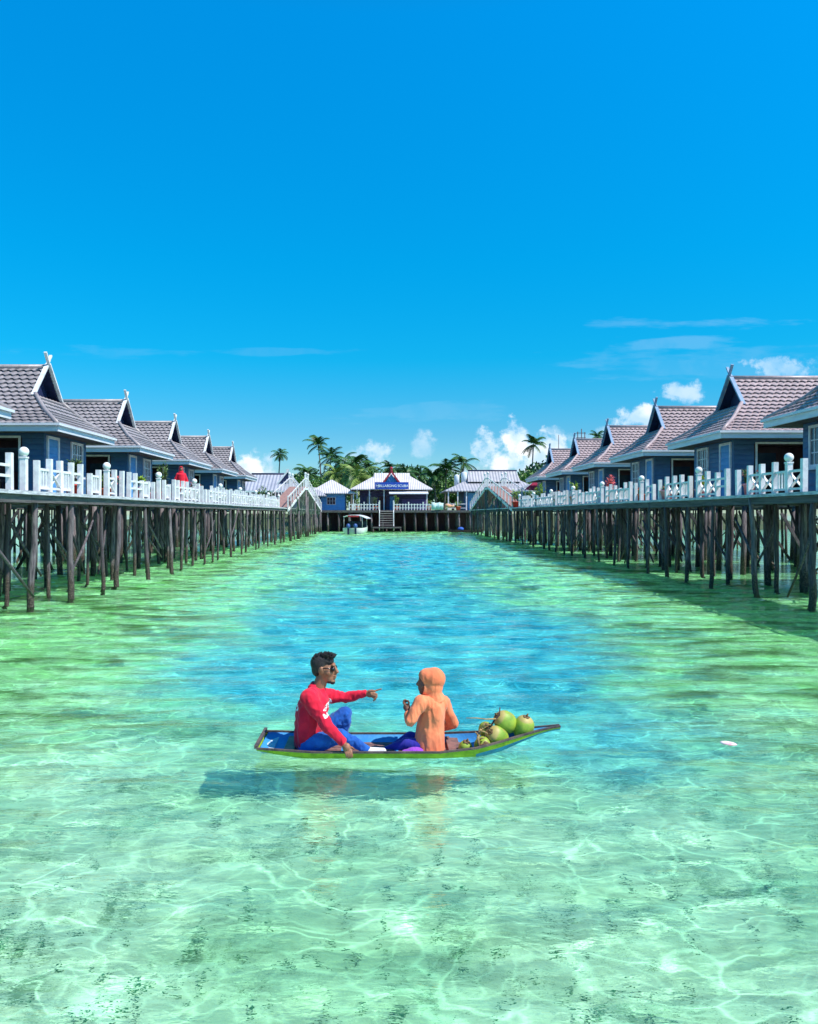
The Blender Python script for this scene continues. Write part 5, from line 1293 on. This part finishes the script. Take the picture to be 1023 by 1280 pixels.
# ------------------------------------------------------------------ boats by the dock, odds and ends
def speedboat():
    t = thing('speedboat', 'white speedboat with a canopy and two blue outboard motors at the far dock', 'boat', (-3.9, 92.5, 0), R(-8))
    hw = mat('white_gelcoat', (.8, .8, .82), (.7, .7, .73), 2, .3); 
    st = [(0, 1.15, .72), (1.5, 1.25, .75), (3.5, 1.2, .85), (5.0, .85, 1.0), (6.2, .1, 1.15)]
    h = MB(); n = 7
    for y, b, g in st: h.v += [(-b, y, g), (-b*.98, y, .35), (-b*.75, y, -.05), (0, y, -.25 if y < 5 else .1), (b*.75, y, -.05), (b*.98, y, .35), (b, y, g)]
    for i in range(len(st)-1):
        for k in range(n-1): h.f.append((i*n+k, i*n+k+1, (i+1)*n+k+1, (i+1)*n+k)); h.mi.append(0)
    h.f.append(tuple(range(n))); h.mi.append(0); h.f.append(tuple((len(st)-1)*n+k for k in range(n))); h.mi.append(0)
    h.build('hull', hw, t, True)
    d = MB(); d.raw([(-1.1, .05, .6), (1.1, .05, .6), (1.15, 3.5, .7), (-1.15, 3.5, .7)], [(0, 1, 2, 3)]); d.build('cockpit_floor', M['soffit'], t)
    d = MB(); d.box((-1.1, 3.4, .7), (1.1, 3.5, 1.5)); d.build('windscreen', M['glass'], t)
    c = MB()
    for k in range(6):
        a = -1 + k*.4; b = a + .4; za = 2.05 + .22*(1-a*a); zb = 2.05 + .22*(1-b*b)
        c.raw([(a*1.15, .3, za), (b*1.15, .3, zb), (b*1.15, 3.7, zb), (a*1.15, 3.7, za), (a*1.15, .3, za-.06), (b*1.15, .3, zb-.06), (b*1.15, 3.7, zb-.06), (a*1.15, 3.7, za-.06)], [(0,1,2,3),(4,7,6,5),(0,4,5,1),(2,6,7,3)])
    c.build('canopy', hw, t)
    rd = MB(); rd.box((-.6, .24, 2.0), (.7, .30, 2.17)); rd.build('canopy_band', mat('band_red', (.5, .04, .05), None, 3), t)
    for x in (-1.08, 1.08):
        for y in (.4, 3.5): p = MB(); p.tube([(x, y, .7), (x, y, 2.1)], .035, 6); p.build('canopy_pole', M['metal'], t, True)
    for x in (-.42, .42):
        m_ = MB(); m_.ball((x, -.38, .95), (.24, .32, .30), 12, 8); o = m_.build('outboard_motor', mat('motor_blue', (.02, .06, .22), (.05, .12, .34), 6, .35), t, True)
        m_ = MB(); m_.box((x-.1, -.45, -.2), (x+.1, -.22, .75)); m_.build('motor_leg', M['navy'], o)
speedboat()
def skiff():
    t = thing('skiff', 'small dark skiff with a blue cover moored under the right hall', 'boat', (10.2, 103.2, 0), R(4))
    h = MB(); st = [(-2.2, .1, .42), (-1.2, .42, .3), (0, .5, .27), (1.2, .42, .3), (2.3, .1, .45)]
    for x, b, g in st: h.v += [(x, -b, g), (x, -b*.7, -.1), (x, b*.7, -.1), (x, b, g)]
    for i in range(4):
        for k in range(3): h.f.append((i*4+k, i*4+k+1, i*4+k+5, i*4+k+4)); h.mi.append(0)
    h.build('hull', M['dark_wood'], t, True)
    c = MB(); c.ball((-.6, 0, .42), (.42, .36, .26), 12, 8); c.build('cover', mat('tarp_blue', (.03, .12, .5), (.02, .08, .38), 6), t, True)
    return t
skiff()
def laundry():
    o = MB(); n = 10
    for i in range(n): 
        x = i*.17; z = .05*math.sin(i*1.3); o.v += [(x, .06*math.sin(i*1.9), .95 + z), (x, .10*math.sin(i*1.9+.6), .02)]
    for i in range(n-1): o.f.append((2*i, 2*i+1, 2*i+3, 2*i+2)); o.mi.append(0)
    c = o.build('hung_cloth', mat('pale_teal_cloth', (.55, .70, .70), (.42, .58, .6), 4), None, True, fix=False); c.location = (6.0, 105.6, DECK+.05)
    sl = c.modifiers.new('solid', 'SOLIDIFY'); sl.thickness = .02; tag(c, 'pale cloth hung over the rail at the right end of the dock fence', 'cloth')
    o = MB(); n = 8
    for i in range(n):
        x = i*.17; o.v += [(x, .05*math.sin(i*1.7), .75 + .1*math.sin(i*.9)), (x, .08*math.sin(i*1.7+.6), .25 + .12*abs(i-3.5)/3.5)]
    for i in range(n-1): o.f.append((2*i, 2*i+1, 2*i+3, 2*i+2)); o.mi.append(0)
    c = o.build('hung_cloth', mat('orange_cloth', (.75, .30, .14), (.65, .45, .35), 3), None, True, fix=False); c.location = (7.8, 105.8, DECK+.05)
    sl = c.modifiers.new('solid', 'SOLIDIFY'); sl.thickness = .02; tag(c, 'orange cloth hanging right of the pale cloth on the far dock', 'cloth')
laundry()
def far_pot(label, x, h, k, seed): pot_plant(label, (x, 106.7, DECK), 'orange', .3, .45, h, .38, k, 170, 0, seed)
far_pot('leafy plant in a pot behind the dock fence, leftmost there', -3.9, 1.25, 'lime', 51); far_pot('olive plant in a pot just left of the dock stairs', -1.5, 1.35, 'olive', 52)
far_pot('yellow green plant in a pot just right of the dock stairs', 1.35, 1.5, 'lime', 53); far_pot('green plant in a pot at the right end of the dock fence', 5.7, .8, 'lime', 54); far_pot('small plant in an orange pot on the porch of the right hall', 9.6, .7, 'lime', 55)
mb = MB(); mb.tube([(0, 0, 0), (0, 0, 8.4)], [.06, .03], 6); o = mb.build('antenna_mast', M['dark_wood'], None, True); o.location = (19.4, 90, DECK); tag(o, 'thin dark antenna mast rising behind the right cottage roofs', 'mast')
t = thing('antenna', 'dark metal antenna frame above the roofs of the right cottages', 'antenna', (20.7, 85, DECK))
for x in (-.35, .05, .40): mb = MB(); mb.tube([(x, 0, 0), (x, 0, 8.6 - abs(x))], .045, 6); mb.build('pole', M['dark_wood'], t, True)
for z in (7.6, 8.1): mb = MB(); mb.bar((-.5, 0, z), (.5, 0, z), .06, .06); mb.build('crossbar', M['dark_wood'], t)

# ------------------------------------------------------------------ island, palms and trees
def island_z(x, y): 
    e = smooth(114, 140, y)*(1 - smooth(300, 380, y))*(1 - smooth(45, 85, abs(x - 10)))
    return -1.2 + e*(3.2 + 1.0*noise.noise(Vector((x*.04, y*.04, 2))))
me = grid_mesh('island_ground', axis([(-160, 180, 8)]), axis([(108, 400, 8)]), island_z); me.materials.append(mat('island_soil', (.045, .075, .025), (.08, .09, .04), .5, .9, world=True))
tag(link('island_ground', me), kind='structure')
TRUNK = mat('palm_bark', (.20, .16, .12), (.11, .09, .075), 6, .9, .4, 20, (1, 1, 3))
def palm_crown(seed, light=False, n=17):
    rr = random.Random(seed); mb = MB()
    for k in range(n):
        az = 2*math.pi*k/n*1.618*2 + rr.uniform(-.2, .2); el = R(rr.choice((72, 50, 30, 12, -8, -28)) + rr.uniform(-8, 8)); L = rr.uniform(.85, 1.1)
        h = Vector((math.cos(az), math.sin(az), 0)); p = Vector((0, 0, 0)); seg = 9; pts = [p.copy()]
        for i in range(seg):
            e = el - R(78)*((i+.5)/seg)**1.5*(1.15 if el > 0 else .6); p = p + (h*math.cos(e) + Vector((0, 0, math.sin(e))))*L/seg; pts.append(p.copy())
        side = h.cross(Vector((0, 0, 1)))
        for i in range(1, seg+1):
            for q in (0, .5):
                if i == seg and q: continue
                a = pts[i].lerp(pts[min(i+1, seg)], q); d = (pts[i] - pts[i-1]).normalized(); f = (i+q)/seg
                ll = .30*math.sin(math.pi*min(1, .18 + .8*f))**.7 + .03
                for s in (-1, 1):
                    tip = a + (side*s*.85 + d*.55 + Vector((0, 0, -.45 - .25*rr.random()))).normalized()*ll
                    w_ = d*.030
                    mb.raw([a - w_, a + w_, tip], [(0, 1, 2)])
            mb.raw([pts[i-1] - side*.012, pts[i-1] + side*.012, pts[i] + side*.008, pts[i] - side*.008], [(0, 1, 2, 3)])
    return mb.mesh('crown', LEAF['palmlight' if light else 'palm'], False, False)
CROWNS = [palm_crown(s) for s in (1, 2, 3, 4)]; CROWN_L = [palm_crown(s, True) for s in (5, 6)]
def palm(label, u, v, y, r, crown, lean=0.0, light=False, drop=None):
    r *= 1.28
    """v is where the heart of the crown stands, r the reach of its fronds"""
    c = at(u, v, y); gx = c.x - lean; gz = island_z(gx, y)
    t = thing('palm_tree', label, 'palm tree', (gx, y, gz), 0, 'coconut palms on the island'); H = c.z - gz
    mb = MB(); pts = [Vector((lean*(f**1.8) + .12*math.sin(3*f), 0, H*f)) for f in (0, .2, .4, .6, .8, 1.0)]
    mb.tube(pts, [.26, .20, .17, .15, .13, .14], 8); mb.build('trunk', TRUNK, t, True)
    link('crown', (CROWN_L if light else CROWNS)[crown], t, (lean + .12*math.sin(3), 0, H), (rng.uniform(-.1, .1), rng.uniform(-.1, .1), rng.uniform(0, 6)), (r, r, r*rng.uniform(.9, 1.05)))
    if not light:
        n_ = MB()
        for k in range(5): a = k*1.26; n_.ball((lean + .17 + .22*math.cos(a), .22*math.sin(a), H - .28 - .06*k), .15, 8, 6)
        n_.build('coconut_cluster', LEAF['rust'], t, True)
for a in (('lone small palm standing apart left of the tall palms', 350.5, 567, 190, 2.2, 0, .8), ('tallest palm left of centre with a full dark crown', 398, 556, 185, 3.1, 1, -.8), ('palm just right of the tallest left palm, slightly lower', 414, 571, 175, 3.0, 2, 1.0),
          ('dark palm low behind the left footbridge', 385, 591, 170, 2.9, 3, -1), ('leafy palm with dark crown above the kiosk roof', 428, 578, 165, 3.2, 0, .6), ('dense palm right of the kiosk roof peak', 442, 584, 150, 3.4, 1, .6), ('palm rising left of the restaurant roof', 461, 584, 170, 2.6, 2, .4),
          ('palm right behind the middle of the restaurant roof', 487, 584, 165, 2.2, 3, -.4), ('low palm above the right part of the restaurant roof', 508, 592, 175, 2.8, 0, .3), ('pale fronded palm right of the restaurant roof', 541, 596, 150, 3.0, 1, -.6), ('tall dark palm left of the pair by the water tanks', 558, 586, 150, 3.0, 2, .4), ('palm with a round crown beside the water tanks', 580, 578, 150, 2.5, 3, .8),
          ('lone palm against the big white cloud on the right', 667, 555, 170, 2.6, 1, .7), ('palm tip showing behind the roofs of the right cottages', 747, 546, 120, 1.35, 2, .2), ('low palm left of the right hall roof', 524, 594, 180, 2.7, 2, .4)):
    palm(*a)
palm('low bushy palm with drooping yellow fronds left of the restaurant', 447, 597, 135, 3.4, 0, .3, True)
palm('pale green palm with loose fronds above the kiosk', 421, 592, 150, 3.0, 1, -.5, True)
def tree_crown(seed, leafk, n=1500, flat=1.0):
    rr = random.Random(seed); mb = MB(); lobes = []
    for k in range(9):
        a = rr.uniform(0, 6.28); q = rr.uniform(.15, .72); lobes.append((Vector((math.cos(a)*q, math.sin(a)*q, rr.uniform(-.25, .5)*flat)), rr.uniform(.28, .5)))
    lobes.append((Vector((0, 0, .3)), .55))
    for k in range(n):
        c, r = lobes[rr.randrange(len(lobes))]; v = rvec(rr); p = c + v*r*rr.uniform(.7, 1.03); p.z *= flat
        d = (rvec(rr) + v*.6 + Vector((0, 0, -.2))).normalized(); leaf(mb, p, d, rr.uniform(.09, .17), rr.uniform(.06, .11), rvec(rr))
    return mb.mesh('crown', LEAF[leafk], False, False)
TC = {'dark': [tree_crown(s, 'dark') for s in (1, 2, 3)], 'green': [tree_crown(s, 'green') for s in (4, 5)], 'olive': [tree_crown(7, 'olive')], 'rust': [tree_crown(8, 'rust', 900)]}
BARK = mat('tree_bark', (.12, .09, .07), (.06, .05, .04), 5, .9, .4, 20)
def tree(label, u, v, y, r, kind, i):
    """v is the top of the crown"""
    r *= 1.25; c = at(u, v - 3, y); z = c.z - r*.85; gz = island_z(c.x, y)
    t = thing('broadleaf_tree', label, 'tree', (c.x, y, gz), 0, 'broadleaf trees on the island'); H = z - gz
    mb = MB(); mb.tube([(0, 0, 0), (.15, .1, H*.5), (0, 0, H)], [.32, .22, .12], 8)
    for k in range(5): a = k*1.3; mb.tube([(.1, .05, H*.55 + .1*k), (math.cos(a)*r*.5, math.sin(a)*r*.5, H + .1*r)], [.11, .04], 6)
    mb.build('trunk', BARK, t, True)
    link('crown', TC[kind][i % len(TC[kind])], t, (0, 0, H), (0, 0, rng.uniform(0, 6)), (r, r, r*.95))
for k, a in enumerate((('dark bushy tree behind the left footbridge', 376, 592, 165, 4.6, 'dark', 0), ('bright green shrub like tree right of the left footbridge', 393, 600, 128, 2.6, 'green', 0), ('dark tree between the left footbridge and the kiosk roof', 402, 588, 175, 4.5, 'dark', 1),
        ('dense dark tree behind the kiosk roof', 420, 586, 195, 5.6, 'dark', 2), ('dark tree behind the low bushy palm', 438, 588, 200, 5.2, 'dark', 0), ('green tree left of the restaurant roof', 455, 592, 160, 3.6, 'green', 1), ('dark tree behind the left end of the restaurant roof', 470, 587, 205, 5.4, 'dark', 1),
        ('dark tree behind the restaurant finial', 497, 583, 215, 5.6, 'dark', 2), ('dark rounded tree behind the restaurant upper roof', 515, 584, 205, 5.4, 'dark', 0), ('dark tree right behind the restaurant roof end', 533, 588, 190, 5.0, 'dark', 1), ('olive tree low right of the restaurant roof', 527, 600, 150, 3.2, 'olive', 0), ('dark tree behind the pale fronded palm', 548, 592, 200, 5.4, 'dark', 2),
        ('green tree under the tall dark palm', 566, 598, 160, 3.6, 'green', 0), ('dark tree behind the water tanks', 572, 592, 195, 4.6, 'dark', 0), ('tree behind the right end of the hall roof', 632, 592, 175, 3.2, 'dark', 1), ('rust brown tree right of the right hall', 648, 596, 150, 3.6, 'rust', 0), ('green tree left of the farthest right cottage', 660, 594, 145, 3.6, 'green', 1),
        ('dark tree rising toward the roof of the farthest right cottage', 672, 584, 150, 4.8, 'dark', 2), ('dark tree hidden partly by the farthest right cottage roof', 686, 574, 155, 6.2, 'dark', 0), ('green tree low behind the left hall', 372, 600, 140, 3.0, 'green', 1))):
    tree(*a)
